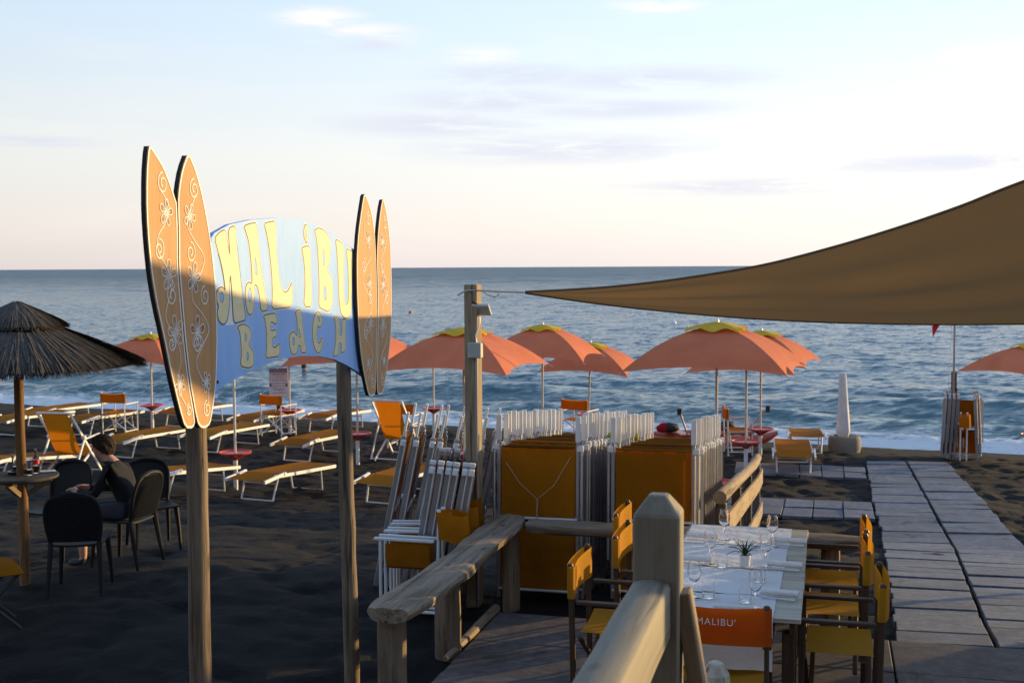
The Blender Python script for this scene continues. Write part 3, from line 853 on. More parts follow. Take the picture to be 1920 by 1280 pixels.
def offset_loop(L, d):
    n = len(L)
    A = sum(L[i][0] * L[(i + 1) % n][1] - L[(i + 1) % n][0] * L[i][1] for i in range(n))
    s = 1 if A > 0 else -1
    o = []
    for i in range(n):
        p, q, r = Vector(L[i - 1]), Vector(L[i]), Vector(L[(i + 1) % n])
        e1 = (q - p); e2 = (r - q)
        if e1.length < 1e-9 or e2.length < 1e-9: o.append(L[i]); continue
        n1 = Vector((e1.y, -e1.x)).normalized() * s; n2 = Vector((e2.y, -e2.x)).normalized() * s
        m = n1 + n2
        if m.length < 1e-6: o.append(L[i]); continue
        m = m.normalized()
        k = d / max(0.55, m.dot(n1))
        o.append((q.x + m.x * k, q.y + m.y * k))
    return o
for out_l, holes in LET:
    lo = offset_loop(smooth_loop(px_loop(cr2(out_l), 0.001)), -0.0025); hs = [smooth_loop(px_loop(cr2(h), 0.001)) for h in holes]
    mb = MB(); mb.prism([lo] + hs, fn_sg, 0.0012, 0.0018); letter = mb.build('letter', M['letter_paint'], panel)
    mb = MB(); mb.prism([offset_loop(lo, 0.0058)], fn_sg, 0.0007, 0.0011)
    mb.build('letter_outline', M['letter_edge'], panel)
    mb = MB(); mb.prism([offset_loop(lo, 0.0105)], fn_sg, 0.0001, 0.0006)
    mb.build('letter_border', M['white_paint'], panel)
    for h in hs:
        mb = MB(); mb.prism([offset_loop(h, -0.0035)], fn_sg, 0.00115, 0.0015); mb.build('letter_counter', M['panel'], panel)
for q in ((409, 716), (404, 562), (668, 500), (672, 655), (403, 612)):
    u, v = sg_hit(*q, 0.004)
    mb = MB(); mb.tube(sgp(u, v, 0.0), sgp(u, v, 0.006), 0.008, 0.006, 8); mb.build('bolt', M['rust'], panel)

BOARDS = [
 ([(280,270),(293,289),(307,312),(319,343),(329,375),(331,379),(333,437),(333,499),(338,561),(345,642),(353,713),(366,788),(362,803),(347,803),(336,766),(320,699),(307,633),(293,570),(284,517),(278,459),(274,397),(274,330),(277,286)],),
 ([(353,284),(367,317),(380,366),(391,424),(399,481),(405,544),(407,606),(407,664),(405,722),(399,766),(394,795),(385,803),(376,802),(369,791),(355,713),(347,642),(340,561),(335,499),(335,437),(333,381),(335,352),(341,317)],),
 ([(683,360),(690,376),(697,399),(702,433),(704.5,477),(706,535),(707,592),(706,650),(705,708),(703,740),(696,743),(691,741),(685,714),(679,682),(675,650),(672,607),(670,563),(669,520),(669,477),(672,433),(678,390)],),
 ([(718,369),(723,390),(728,419),(732,462),(733.5,506),(734,563),(733,621),(729,665),(724,702),(718,737),(711,741),(707.5,737),(706.5,708),(707.5,650),(708.5,592),(708,535),(706.5,477),(709,433),(713,395)],),
]
def ribbon(mb, pts, w, h0, h1, closed=False):
    n = len(pts)
    L = []; Rr = []
    for i in range(n):
        a = Vector(pts[(i - 1) % n] if closed else pts[max(i - 1, 0)]); b = Vector(pts[(i + 1) % n] if closed else pts[min(i + 1, n - 1)])
        d = (b - a)
        d = d.normalized() if d.length > 1e-9 else Vector((1, 0))
        q = Vector((-d.y, d.x)) * w / 2
        p = Vector(pts[i]); L.append(p + q); Rr.append(p - q)
    vs_ = []
    for i in range(n):
        vs_ += [sgp(L[i].x, L[i].y, h1), sgp(Rr[i].x, Rr[i].y, h1), sgp(Rr[i].x, Rr[i].y, h0), sgp(L[i].x, L[i].y, h0)]
    fs = []
    for i in range(n if closed else n - 1):
        j = (i + 1) % n
        for k in range(4):
            k2 = (k + 1) % 4
            fs.append((i * 4 + k, i * 4 + k2, j * 4 + k2, j * 4 + k))
    mb.add(vs_, fs)
def catmull(pts, n=7):
    P = [Vector(p) for p in pts]; P = [P[0]] + P + [P[-1]]; o = []
    for i in range(1, len(P) - 2):
        for k in range(n):
            t = k / n; a, b, c, d = P[i - 1], P[i], P[i + 1], P[i + 2]
            o.append(0.5 * ((2 * b) + (c - a) * t + (2 * a - 5 * b + 4 * c - d) * t * t + (3 * b - a - 3 * c + d) * t ** 3))
    o.append(P[-2]); return [tuple(q) for q in o]
def spiral(cx, cy, r, a0, turns, sgn=1, n=20):
    return [(cx + r * (1 - 0.78 * i / n) * math.cos(a0 + sgn * 6.283 * turns * i / n), cy + r * (1 - 0.78 * i / n) * math.sin(a0 + sgn * 6.283 * turns * i / n)) for i in range(n + 1)]
BTH = 0.022
for bi, (ol,) in enumerate(BOARDS):
    hf = 0.006 + BTH + (0.002 if bi % 2 else 0)
    lp = smooth_loop(px_loop(ol, hf), 1)
    # the two boards of a pair sit side by side; the painted face is a thin skin on a dark board
    mb = MB(); mb.prism([offset_loop(lp, -0.001)], fn_sg, hf - BTH, hf - 0.004)
    wob = mb
    board = mb.build('surfboard', M['ply_edge'], gate)
    mb = MB(); mb.prism([lp], fn_sg, hf - 0.0035, hf)
    mb.build('board_face', M['ply'], board)
    mb = MB(); ribbon(mb, offset_loop(lp, -0.006), 0.009, hf + 0.0004, hf + 0.0016, True)
    mb.build('white_border', M['white_paint'], board)
    # vine and flowers: board coordinates -> centre line and scale
    us = [q[0] for q in lp]; vv = [q[1] for q in lp]
    v0, v1 = min(vv), max(vv); Hh = v1 - v0
    def mid(t):
        v = v0 + Hh * t
        xs = []
        for i in range(len(lp)):
            a, b = lp[i], lp[(i + 1) % len(lp)]
            if (a[1] - v) * (b[1] - v) <= 0 and a[1] != b[1]:
                xs.append(a[0] + (b[0] - a[0]) * (v - a[1]) / (b[1] - a[1]))
        return (min(xs) + max(xs)) / 2, (max(xs) - min(xs)), v
    lines = MB(); fills = []
    sgn = 1 if bi % 2 else -1
    pts = []
    for i in range(15):
        t = 0.09 + 0.77 * i / 14
        m_, w_, v = mid(t)
        pts.append((m_ + 0.23 * w_ * math.sin(i * 1.35 + bi) * sgn, v))
    cv = catmull(pts)
    ribbon(lines, cv, 0.0042, hf + 0.0005, hf + 0.0018)
    for t, sg in ((0.05, 1), (0.30, -1), (0.47, 1), (0.63, -1), (0.86, 1)):
        m_, w_, v = mid(t + 0.02)
        r = min(0.045, w_ * 0.22)
        ribbon(lines, spiral(m_ + sg * 0.16 * w_, v, r, R(90), 1.5, sg), 0.005, hf + 0.0006, hf + 0.0019)
        for k in range(7):
            a = k * 0.9
            q = (m_ + sg * 0.16 * w_ + 1.35 * r * math.cos(a), v + 1.35 * r * math.sin(a))
            lines.lathe([(0.003, 0), (0.003, 0.0015)], 6, sgp(q[0], q[1], hf))
    for t, fr, fill, npet in ((0.17, 0.045, True, 5), (0.36, 0.070, bi in (1,), 5), (0.56, 0.066, bi in (1, 3), 5), (0.78, 0.055, bi == 0, 5)):
        m_, w_, v = mid(t)
        cx = m_ + (0.10 if (int(t * 100) % 2) else -0.12) * w_ * sgn
        fr = min(fr, w_ * 0.40)
        if fill: fl_mb = MB(); fills.append(fl_mb)
        for k in range(npet):
            a = 6.283 * k / npet + t * 5 + bi
            pet = []
            for i in range(13):
                th = 6.283 * i / 12
                rr = fr * (0.56 + 0.44 * math.cos(th)); ww = fr * 0.27 * math.sin(th) * (0.6 + 0.4 * math.cos(th) + 0.25)
                pet.append((cx + rr * math.cos(a) - ww * math.sin(a), v + rr * math.sin(a) + ww * math.cos(a)))
            ribbon(lines, pet[:-1], 0.0038, hf + 0.0008, hf + 0.0021, True)
            if fill:
                fl_mb.prism([[tuple(q) for q in offset_loop(pet[:-1], -0.001)]], fn_sg, hf + 0.0001, hf + 0.0004)
            ribbon(lines, [(cx, v), (cx + fr * 0.6 * math.cos(a), v + fr * 0.6 * math.sin(a))], 0.003, hf + 0.0009, hf + 0.0022)
    lines.build('painted_vine', M['white_paint'], board)
    for fl_mb in fills: fl_mb.build('painted_petals', M['petal_paint'], board)

# ------------------------------------------------------------------ timber of the deck: rails, fences, posts
def log_slab(mb, p0, p1, w, th, seg=22, n=18, seed=0, taper=(1.0, 1.0), end_round=True):
    """split log: flat, wavy upper side and a rounded underside, swept from p0 to p1"""
    rd = random.Random(seed)
    p0 = Vector(p0); p1 = Vector(p1); x, y, d = basis(p1 - p0); L = (p1 - p0).length
    ph = [rd.uniform(0, 6) for _ in range(8)]
    vs_ = []; gs = []; fs = []
    for i in range(seg + 1):
        t = i / seg
        k = 1.0
        if end_round:
            k = min(1.0, 0.72 + 3.5 * min(t, 1 - t))
        ww = w * (taper[0] + (taper[1] - taper[0]) * t) * (1 + 0.07 * math.sin(7 * t + ph[0]) + 0.04 * math.sin(17 * t + ph[1])) * k
        off = 0.018 * math.sin(5 * t + ph[2]) * w / 0.3
        for j in range(n):
            a = 6.2832 * j / n
            cx, cy = math.cos(a), math.sin(a)
            sx = math.copysign(abs(cx) ** 0.72, cx); sy = math.copysign(abs(cy) ** 0.6, cy)
            r = 1 + 0.05 * math.sin(3 * a + 9 * t + ph[3]) + 0.025 * math.sin(8 * a + 23 * t + ph[4]) + rd.uniform(-0.015, 0.015)
            px_ = sx * ww / 2 * r + off
            py_ = sy * th / 2 * r * (0.55 if sy > 0 else 1.0) * (0.8 + 0.2 * k) + (0.004 * math.sin(31 * t + 9 * cx + ph[5]))
            vs_.append(p0 + d * (L * t) + x * px_ + y * py_)
            gs.append((px_, py_, L * t))
    for i in range(seg):
        for j in range(n):
            j2 = (j + 1) % n
            fs.append((i * n + j, i * n + j2, (i + 1) * n + j2, (i + 1) * n + j))
    fs.append(tuple(reversed(range(n)))); fs.append(tuple(range(seg * n, seg * n + n)))
    mb.add(vs_, fs, gs)
def fat_post(mb, p, h, r, seed):
    rd = random.Random(seed); n = 14; seg = 7; vs_ = []; gs = []; fs = []
    ph = [rd.uniform(0, 6) for _ in range(4)]
    for i in range(seg + 1):
        t = i / seg
        for j in range(n):
            a = 6.2832 * j / n
            rr = r * (1 + 0.10 * math.sin(2 * a + ph[0]) + 0.05 * math.sin(5 * a + ph[1]) + 0.02 * math.sin(9 * t + ph[2])) * (1.04 - 0.08 * t)
            vs_.append(Vector(p) + Vector((rr * math.cos(a), rr * math.sin(a), h * t))); gs.append((rr * math.cos(a), rr * math.sin(a), h * t))
    for i in range(seg):
        for j in range(n):
            j2 = (j + 1) % n; fs.append((i * n + j, i * n + j2, (i + 1) * n + j2, (i + 1) * n + j))
    fs.append(tuple(reversed(range(n)))); fs.append(tuple(range(seg * n, seg * n + n)))
    mb.add(vs_, fs, gs)
RB = 0.10
o0 = dk(0, RB, -0.05)
rail = empty('log_rail', o0, 0, 'low L-shaped railing of split log slabs on thick stumps around the deck', 'railing')
rel = lambda p: Vector(p) - o0
mb = MB(); log_slab(mb, rel(dk(0.0, RB + 0.16, 0.655)), rel(dk(-0.03, -2.52, 0.655)), 0.30, 0.12, 30, 18, 3, (0.95, 1.1)); mb.build('rail_slab', M['driftwood'], rail, True)
mb = MB(); log_slab(mb, rel(dk(0.165, RB, 0.65)), rel(dk(2.72, RB - 0.05, 0.65)), 0.26, 0.12, 30, 18, 9, (1.0, 0.95)); mb.build('rail_slab', M['driftwood'], rail, True)
for k, (a, b, r) in enumerate(((0.02, RB, 0.075), (-0.12, -1.12, 0.085), (-0.08, -2.36, 0.092), (1.35, RB, 0.07), (2.50, RB - 0.03, 0.075))):
    mb = MB(); fat_post(mb, rel(dk(a, b, -0.08)), 0.675, r, 20 + k); mb.build('stump', M['post_wood'], rail, True)

def fence(a0, b0, b1, label, side, boards=True):
    base = dk(a0, b0); base.z = zb(base.x, base.y)
    f = empty('beach_fence', base, 0, label, 'fence')
    def P(b, z, da=0.0):
        q = dk(a0 + da, b); q.z = zb(q.x, q.y) + z
        return q - base
    mb = MB(); pts = [P(b0 + (b1 - b0) * i / 12, 0.89) for i in range(13)]; mb.path(pts, [0.058 * random.uniform(0.96, 1.04) for _ in pts], 14); mb.build('top_log', M['pine'], f, True)
    n = 4
    for i in range(n):
        b = b0 + 0.12 + (b1 - b0 - 0.25) * i / (n - 1)
        mb = MB(); q0, q1 = P(b, -0.12), P(b, 0.835); mb.beam(q0, q1, 0.09, 0.09, E); mb.build('post', M['weathered'], f, bevel=0.008)
    if boards:
        for zc, h in ((0.66, 0.19), (0.24, 0.17)):
            for (u, v) in ((b0 + 0.10, (b0 + b1) / 2 - 0.01), ((b0 + b1) / 2 + 0.01, b1)):
                mb = MB(); m_ = 6
                for i in range(m_):
                    q0, q1 = P(u + (v - u) * i / m_, zc, side * 0.062), P(u + (v - u) * (i + 1) / m_ , zc, side * 0.062)
                    if i == 0: strip = [q0]
                    strip.append(q1)
                vs_ = []; gs = []; fs = []
                for i, q in enumerate(strip):
                    for sx, sz in ((-0.012, -h / 2), (0.012, -h / 2), (0.012, h / 2), (-0.012, h / 2)):
                        vs_.append(q + E * sx + Vector((0, 0, sz))); gs.append((sx, sz, i * (v - u) / m_))
                for i in range(m_):
                    for k in range(4):
                        k2 = (k + 1) % 4; fs.append((i * 4 + k, i * 4 + k2, i * 4 + 4 + k2, i * 4 + 4 + k))
                fs += [(3, 2, 1, 0), (m_ * 4, m_ * 4 + 1, m_ * 4 + 2, m_ * 4 + 3)]
                mb.add(vs_, fs, gs); mb.build('board', M['pine'], f)
    return f
fence(1.60, 1.02, 6.6, 'pale timber fence with round top log and two boards beside the walkway', 1)
fence(-0.26, 0.75, 4.6, 'round log fence beside the foot of the floodlight post', -1, False)

# railing post close to the viewer
PP = at_y(1235, 1000, 3.35); PP.z = 0
pk = empty('handrail', (PP.x, PP.y, -0.02), DRZ, 'planed grey timber handrail with a chamfered square post', 'railing')
def chamfer_post(mb, w, z0, z1, cap):
    h = w / 2; k = 0.40
    L = [(h, z0), (h, z1 - cap), (h * k, z1)]
    vs_ = [Vector((sx * r, sy * r, z)) for r, z in L for sx, sy in ((-1, -1), (1, -1), (1, 1), (-1, 1))]
    fs = [(3, 2, 1, 0), (8, 9, 10, 11)]
    for i in range(2):
        for k in range(4):
            k2 = (k + 1) % 4; fs.append((i * 4 + k, i * 4 + k2, i * 4 + 4 + k2, i * 4 + 4 + k))
    mb.add(vs_, fs)
ztop = at_y(1235, 925, 3.35).z + 0.02
mb = MB(); chamfer_post(mb, 0.128, 0.0, ztop, 0.052); mb.build('post', M['planed'], pk, bevel=0.005)
zr = at_y(1225, 1083, 3.3).z + 0.02
mb = MB()
# rail running back from the post, its upper edges rounded
n = 9; prof = []
for i in range(n): 
    a = math.pi * i / (n - 1); prof.append((0.054 * math.cos(a), zr - 0.02 + 0.02 * math.sin(a)))
prof = prof + [(-0.054, zr - 0.16), (0.054, zr - 0.16)]
for yy in (-0.066, -3.0): pass
ys = [-0.0665 - 2.4 * i / 8 for i in range(9)]
vs_ = []; gs = []; fs = []; m_ = len(prof)
for i, yy in enumerate(ys):
    for (x, z) in prof: vs_.append((x - 0.012, yy, z + 0.004 * math.sin(i * 2.1))); gs.append((x, z, -yy))
for i in range(len(ys) - 1):
    for k in range(m_):
        k2 = (k + 1) % m_; fs.append((i * m_ + k, i * m_ + k2, i * m_ + m_ + k2, i * m_ + m_ + k))
fs.append(tuple(range(m_))); fs.append(tuple(reversed(range((len(ys) - 1) * m_, len(ys) * m_))))
mb.add(vs_, fs, gs); mb.build('top_rail', M['planed'], pk, True, recalc=True)
mb = MB(); mb.beam((0.0, -0.0665, zr - 0.62), (0.0, -2.4, zr - 0.62), 0.045, 0.14); mb.build('lower_rail', M['planed'], pk, bevel=0.004)
mb = MB(); chamfer_post(mb, 0.128, 0.0, ztop, 0.052)
for q in mb.v: q.y -= 2.54
mb.build('post', M['planed'], pk, bevel=0.005)
mb = MB(); mb.beam((0.067, 0.02, zr - 0.05), (0.36, 0.02, 0.0), 0.045, 0.08, (0, 1, 0)); mb.build('brace', M['pine'], pk, bevel=0.004)
sp = at_y(1342, 1262, 4.6)
st = empty('stone_bollard', (sp.x, sp.y, 0), 0.3, 'pale faceted bollard top beside the chair with lettered back', 'bollard')
mb = MB(); mb.lathe([(0.06, -0.02), (0.062, sp.z - 0.05), (0.056, sp.z), (0.028, sp.z + 0.045), (0.0, sp.z + 0.05)], 8); mb.build('shaft', M['table_wood'], st, bevel=0.004)

# floodlight post that carries the sail
FP = at_y(889, 900, 9.8); fz = zb(FP.x, FP.y)
fp = empty('floodlight_post', (FP.x, FP.y, fz), DRZ + R(-6), 'tall square timber post with floodlight, junction box and conduit', 'post')
ft = at_y(889, 533, 9.8).z - fz
mb = MB(); mb.box((0, 0, ft / 2 - 0.1), (0.112, 0.112, ft + 0.2)); mb.build('shaft', M['pine'], fp, bevel=0.006)
def fpz(py): return at_y(889, py, 9.8).z - fz
mb = MB(); mb.box((0.085, -0.02, fpz(580)), (0.15, 0.022, 0.115), rot=Matrix.Rotation(R(38), 3, 'X') @ Matrix.Rotation(R(0), 3, 'Z'))
lamp = mb.build('floodlight', M['lamp_body'], fp, bevel=0.006)
mb = MB(); mb.box((0.085, -0.0285, fpz(580) - 0.0105), (0.125, 0.004, 0.09), rot=Matrix.Rotation(R(38), 3, 'X')); mb.build('lens', M['box_grey'], lamp)
mb = MB(); mb.path([(0.02, -0.057, fpz(566)), (0.05, -0.075, fpz(566)), (0.06, -0.03, fpz(572))], 0.009, 6); mb.build('bracket', M['rust'], lamp)
zbx = fpz(655)
mb = MB(); mb.box((0.055, -0.088, zbx), (0.115, 0.06, 0.125)); mb.build('junction_box', M['box_grey'], fp, bevel=0.006)
mb = MB(); mb.tube((0.058, -0.07, zbx - 0.063), (0.058, -0.07, 0.02), 0.011, None, 8); mb.build('conduit', M['grey_metal'], fp, True)
mb = MB(); mb.path(catmull([(0.08, -0.06, fpz(590)), (0.085, -0.075, fpz(605)), (0.075, -0.09, fpz(615)), (0.05, -0.085, fpz(628)), (0.06, -0.085, fpz(640)), (0.07, -0.088, zbx + 0.062)], 4) if False else [(0.08, -0.05, fpz(590)), (0.09, -0.075, fpz(604)), (0.085, -0.085, fpz(612)), (0.055, -0.08, fpz(628)), (0.065, -0.085, fpz(640)), (0.07, -0.088, zbx + 0.062)], 0.005, 6)
mb.build('cable', M['white_plastic'], fp, True)

# ------------------------------------------------------------------ shade sail
SA = at_y(982, 548, 9.72)
up_px = [(985, 547, 9.7), (1100, 541, 9.45), (1200, 532, 9.2), (1300, 519, 8.95), (1430, 497, 8.6), (1560, 464, 8.25), (1680, 428, 7.9), (1800, 387, 7.55), (1920, 340, 7.2)]
lo_px = [(985, 549, 9.72), (1100, 566, 9.95), (1200, 578, 10.1), (1300, 588, 10.25), (1430, 598, 10.45), (1560, 604, 10.65), (1680, 607, 10.85), (1800, 608, 11.05), (1920, 607, 11.25)]
UP = [at_y(x, y, Y) for x, y, Y in up_px]; LO = [at_y(x, y, Y) for x, y, Y in lo_px]
UP += [Vector((3.65, 6.6, 3.44)), Vector((4.6, 6.0, 3.88))]
LO += [Vector((5.35, 11.4, 2.14)), Vector((5.9, 11.5, 2.17))]
def cat3(P, n=5):
    P = [P[0]] + P + [P[-1]]; o = []
    for i in range(1, len(P) - 2):
        for k in range(n):
            t = k / n; a, b, c, d = P[i - 1], P[i], P[i + 1], P[i + 2]
            o.append(0.5 * ((2 * b) + (c - a) * t + (2 * a - 5 * b + 4 * c - d) * t * t + (3 * b - a - 3 * c + d) * t ** 3))
    o.append(P[-2]); return o
UPc, LOc = cat3(UP), cat3(LO)
sroot = empty('shade_sail', SA, 0, 'tan fabric shade sail stretched from the floodlight post', 'sail')
grid = []
nu = len(UPc)
for i in range(nu):
    row = []
    for j in range(19):
        t = j / 18
        p = UPc[i].lerp(LOc[i], t)
        span = (UPc[i] - LOc[i]).length
        sag = -0.026 * span * math.sin(math.pi * t) ** 1.2
        rip = (0.016 * math.sin(7 * t * math.pi + i * 0.10 + 1.6 * math.sin(i * 0.13)) + 0.008 * math.sin(19 * t + i * 0.31)) * min(1.0, span) * math.sin(math.pi * t)
        row.append(p + Vector((0, 0, sag + rip)) - SA)
    grid.append(row)
mb = MB(); mb.grid(grid); mb.build('sail_cloth', M['sail'], sroot, True)
mb = MB(); mb.path([p - SA for p in UPc], 0.010, 6); mb.build('hem', M['hem'], sroot, True)
mb = MB(); mb.path([p - SA for p in LOc], 0.011, 6); mb.build('hem', M['hem'], sroot, True)
pt = at_y(905, 545, 9.75)
mb = MB(); mb.path([Vector((0, 0, 0)), (pt - SA) * 0.5 + Vector((0, 0, -0.003)), pt - SA, at_y(876, 544, 9.73) - SA, at_y(858, 553, 9.7) - SA], 0.008, 6); mb.build('rope', M['rope'], sroot, True)
mb = MB(); mb.path([at_y(*q) - SA for q in ((905, 546, 9.72), (915, 553, 9.70), (928, 557, 9.68), (936, 552, 9.68), (930, 545, 9.7))], 0.005, 6); mb.build('rope_loop', M['rope'], sroot, True)
mb = MB(); mb.lathe([(0.014, -0.006), (0.02, 0.0), (0.014, 0.006), (0.009, 0.0), (0.014, -0.006)], 10, (-0.012, 0, 0)); mb.build('ring', M['grey_metal'], sroot, True)
for k, (p, zt) in enumerate(((UPc[-1], 0.5), (LOc[-1], 0.2))):
    q = empty('sail_post', (p.x + 0.35, p.y + (-0.25 if k == 0 else 0.1), zb(p.x, p.y)), 0, ('tall leaning timber post holding the high corner of the sail' if k == 0 else 'timber post holding the low corner of the sail'), 'post')
    h = p.z + zt - q.location.z
    mb = MB(); mb.tube((0, 0, -0.2), (0.05, 0, h), 0.06, 0.05, 12); mb.build('shaft', M['post_wood'], q, True)

# ------------------------------------------------------------------ beach furniture
def ground(p): return Vector((p.x, p.y, zb(p.x, p.y)))
def place(o, p, rz): o.location = p; o.rotation_euler = (o.rotation_euler[0], 0, rz)

def make_umbrella(px, Y, ytop, label, side=2.05, drop=0.62, rot=0.0, tray_z=0.48, tilt=0.0):
    b = at_y(px, 640, Y); b = ground(b)
    h = at_y(px, ytop, Y).z - b.z
    u = empty('beach_umbrella', b, BRZ + R(rot), label, 'umbrella', 'orange beach umbrellas on the sand')
    u.rotation_euler = (R(tilt), R(tilt * 0.6), BRZ + R(rot))
    hs = side / 2
    def pt(c0, c1, s_, t, sc_, zo, cap):
        # s_ in 0..1 along the edge between two corners, t from the hub to the edge
        e = c0.lerp(c1, s_); uu = 2 * s_ - 1
        k = 1 - 0.10 * (1 - uu * uu) * t ** 3 * (0.35 if cap else 1.0)
        rad = t * sc_
        q = e * rad * k
        z = -drop * (0.22 * rad + 0.78 * rad ** 2.1)
        if not cap: z += 0.13 * drop * (1 - uu * uu) * t ** 3 - 0.02 * (1 - abs(uu)) * math.sin(math.pi * t)
        else: z += 0.026 * math.cos(2 * math.pi * uu) * -1 * t ** 4 + zo
        return Vector((q.x, q.y, h - 0.05 + z))
    C = [Vector((hs, hs, 0)), Vector((-hs, hs, 0)), Vector((-hs, -hs, 0)), Vector((hs, -hs, 0))]
    for nm, sc_, zo, mat, cap in (('canopy', 1.0, 0.0, M['umbrella_cloth'], False), ('cap', 0.36, 0.045, M['umbrella_cap'], True)):
        mb = MB(); vs_ = []; fs = []; n, m_ = 14, 12
        for i in range(1, m_ + 1):
            for k in range(4):
                for j in range(n):
                    vs_.append(pt(C[k], C[(k + 1) % 4], j / n, i / m_, sc_, zo, cap))
        N_ = 4 * n
        vs_.append(Vector((0, 0, h - 0.05 + zo)))
        for i in range(m_ - 1):
            for k in range(N_): fs.append((i * N_ + k, i * N_ + (k + 1) % N_, (i + 1) * N_ + (k + 1) % N_, (i + 1) * N_ + k))
        for k in range(N_): fs.append((len(vs_) - 1, (k + 1) % N_, k))
        mb.add(vs_, fs); c = mb.build(nm, mat, u, True)
        if not cap:
            for k in range(4):
                mb = MB(); mb.path([pt(C[k], C[k], 0, i / 6, 1.0, 0, False) + Vector((0, 0, -0.012)) for i in range(7)] + [pt(C[k], C[k], 0, 1.04, 1.0, 0, False)], 0.006, 5); mb.build('rib', M['grey_metal'], c)
    mb = MB(); mb.tube((0, 0, 0.4), (0, 0, h + 0.02), 0.019, None, 10); mb.build('pole', M['pole_paint'], u, True)
    mb = MB(); mb.tube((0, 0, -0.15), (0, 0, tray_z), 0.034, None, 10); mb.build('ground_tube', M['white_plastic'], u, True)
    mb = MB(); mb.lathe([(0.03, h - 0.02), (0.03, h + 0.02), (0.012, h + 0.045), (0.0, h + 0.05)], 8); mb.build('finial', M['white_plastic'], u, True)
    mb = MB(); z = tray_z
    mb.lathe([(0.04, z - 0.10), (0.07, z - 0.07), (0.17, z - 0.015), (0.245, z + 0.005), (0.25, z + 0.03), (0.235, z + 0.03), (0.225, z + 0.012), (0.021, z + 0.01)], 22)
    mb.build('tray', M['red_plastic'], u, True)
    return u
make_umbrella(282, 26, 625, 'orange umbrella standing behind the thatched parasol and the surfboards', 1.9, 0.55, 6)
make_umbrella(437, 18.3, 560, 'orange umbrella whose red tray stands among the loungers seen under the gate panel', 1.5, 0.35, 6, 0.52)
make_umbrella(541, 25, 618, 'orange umbrella beside the blue and white notice', 1.75, 0.55, 12)
make_umbrella(668, 21, 612, 'orange umbrella standing directly behind the gate post by the log rail', 2.0, 0.60, 8)
make_umbrella(812, 26, 632, 'orange umbrella hidden behind the larger one at the floodlight post', 1.5, 0.5, 10)
make_umbrella(869, 18.6, 612, 'large orange umbrella rising right behind the floodlight post', 2.15, 0.60, 4)
make_umbrella(1017, 23, 607, 'orange umbrella with its pole rising beyond the first row of stacked loungers', 2.0, 0.60, 8)
make_umbrella(1103, 25.5, 640, 'low tilted orange umbrella beside the pole beyond the stacked loungers', 1.9, 0.52, 9, 0.48, 3)
make_umbrella(1344, 15.8, 602, 'large orange umbrella rising behind the second row of stacked loungers', 2.08, 0.56, 3)
make_umbrella(1400, 20.0, 634, 'orange umbrella with low red tray beside the timber fence end', 1.75, 0.48, 4)
make_umbrella(1427, 21.8, 618, 'orange umbrella with red tray standing at the wave edge', 1.9, 0.56, 0)
make_umbrella(1945, 21.5, 640, 'orange umbrella standing past the flag mast', 1.9, 0.52, 50)
for px, py, w in ((22, 762, 1),(18, 795, 1)): pass

def bars(parent, items, name, mat):
    for a, b, r in items:
        mb = MB(); mb.tube(a, b, r, None, 8); mb.build(name, mat, parent, True)
def make_lounger():
    o = empty('sun_lounger', (0, 0, 0), 0, '', 'sun lounger', 'open sun loungers on the sand')
    W, H_ = 0.30, 0.36
    for sx in (-1, 1):
        mb = MB(); mb.beam((sx * W, -0.72, H_), (sx * W, 0.95, H_ - 0.01), 0.03, 0.05); mb.build('side_rail', M['white_metal'], o, bevel=0.004)
        mb = MB(); mb.beam((sx * (W + 0.035), -0.50, H_ + 0.03), (sx * (W + 0.035), -1.02, H_ - 0.045), 0.028, 0.05); a = mb.build('canopy_arm', M['white_plastic'], o, bevel=0.004)
        mb = MB(); mb.tube((sx * (W + 0.02), -0.52, H_ + 0.03), (sx * (W + 0.058), -0.52, H_ + 0.03), 0.026, None, 8); mb.build('hinge', M['white_plastic'], a)
    P = [[Vector((x, y, H_ + 0.03 - 0.025 * (1 - (x / W) ** 2) * math.sin(math.pi * (y + 0.72) / 1.67) ** 0.6)) for y in [-0.45 + 1.38 * j / 10 for j in range(11)]] for x in [W * (-1 + 2 * i / 6) for i in range(7)]]
    mb = MB(); mb.grid(P); mb.build('seat_cloth', M['canvas'], o, True)
    P = [[Vector((x, -0.5 - 0.48 * j / 4, H_ + 0.035 - 0.062 * j / 4 - 0.012 * (1 - (x / W) ** 2))) for j in range(5)] for x in [W * (-1 + 2 * i / 6) for i in range(7)]]
    mb = MB(); mb.grid(P); mb.build('canopy_cloth', M['canvas'], o, True)
    for y, sp_ in ((-0.60, -0.10), (0.55, 0.08)):
        for sx in (-1, 1):
            mb = MB(); mb.tube((sx * (W - 0.02), y, H_ - 0.02), (sx * (W - 0.035), y + sp_, 0.015), 0.014, None, 8); mb.build('leg', M['white_metal'], o, True)
        bars(o, [((-W + 0.035, y + sp_, 0.016), (W - 0.035, y + sp_, 0.016), 0.012), ((-W + 0.02, y + sp_ * 0.3, H_ - 0.11), (W - 0.02, y + sp_ * 0.3, H_ - 0.11), 0.011)], 'cross_bar', M['white_metal'])
    return o
L0 = make_lounger(); first = [True]
def lounger(px, py, label, rz=BRZ):
    p = at_sand(px, py)
    d = Vector((-math.sin(rz), math.cos(rz), 0))
    c = ground(p + d * 0.70)
    o = L0 if first[0] else copy_tree(L0)
    first[0] = False
    zn = zb(*(c - d * 0.6).xy); zf = zb(*(c + d * 0.6).xy)
    o.location = c; o.rotation_euler = (math.atan2(zf - zn, 1.2), 0, rz)
    o['label'] = label
    return o
lounger(482, 936, 'open orange lounger beside the thick white umbrella tube between the gate posts')
lounger(556, 865, 'open orange lounger right behind the one at the white umbrella tube')
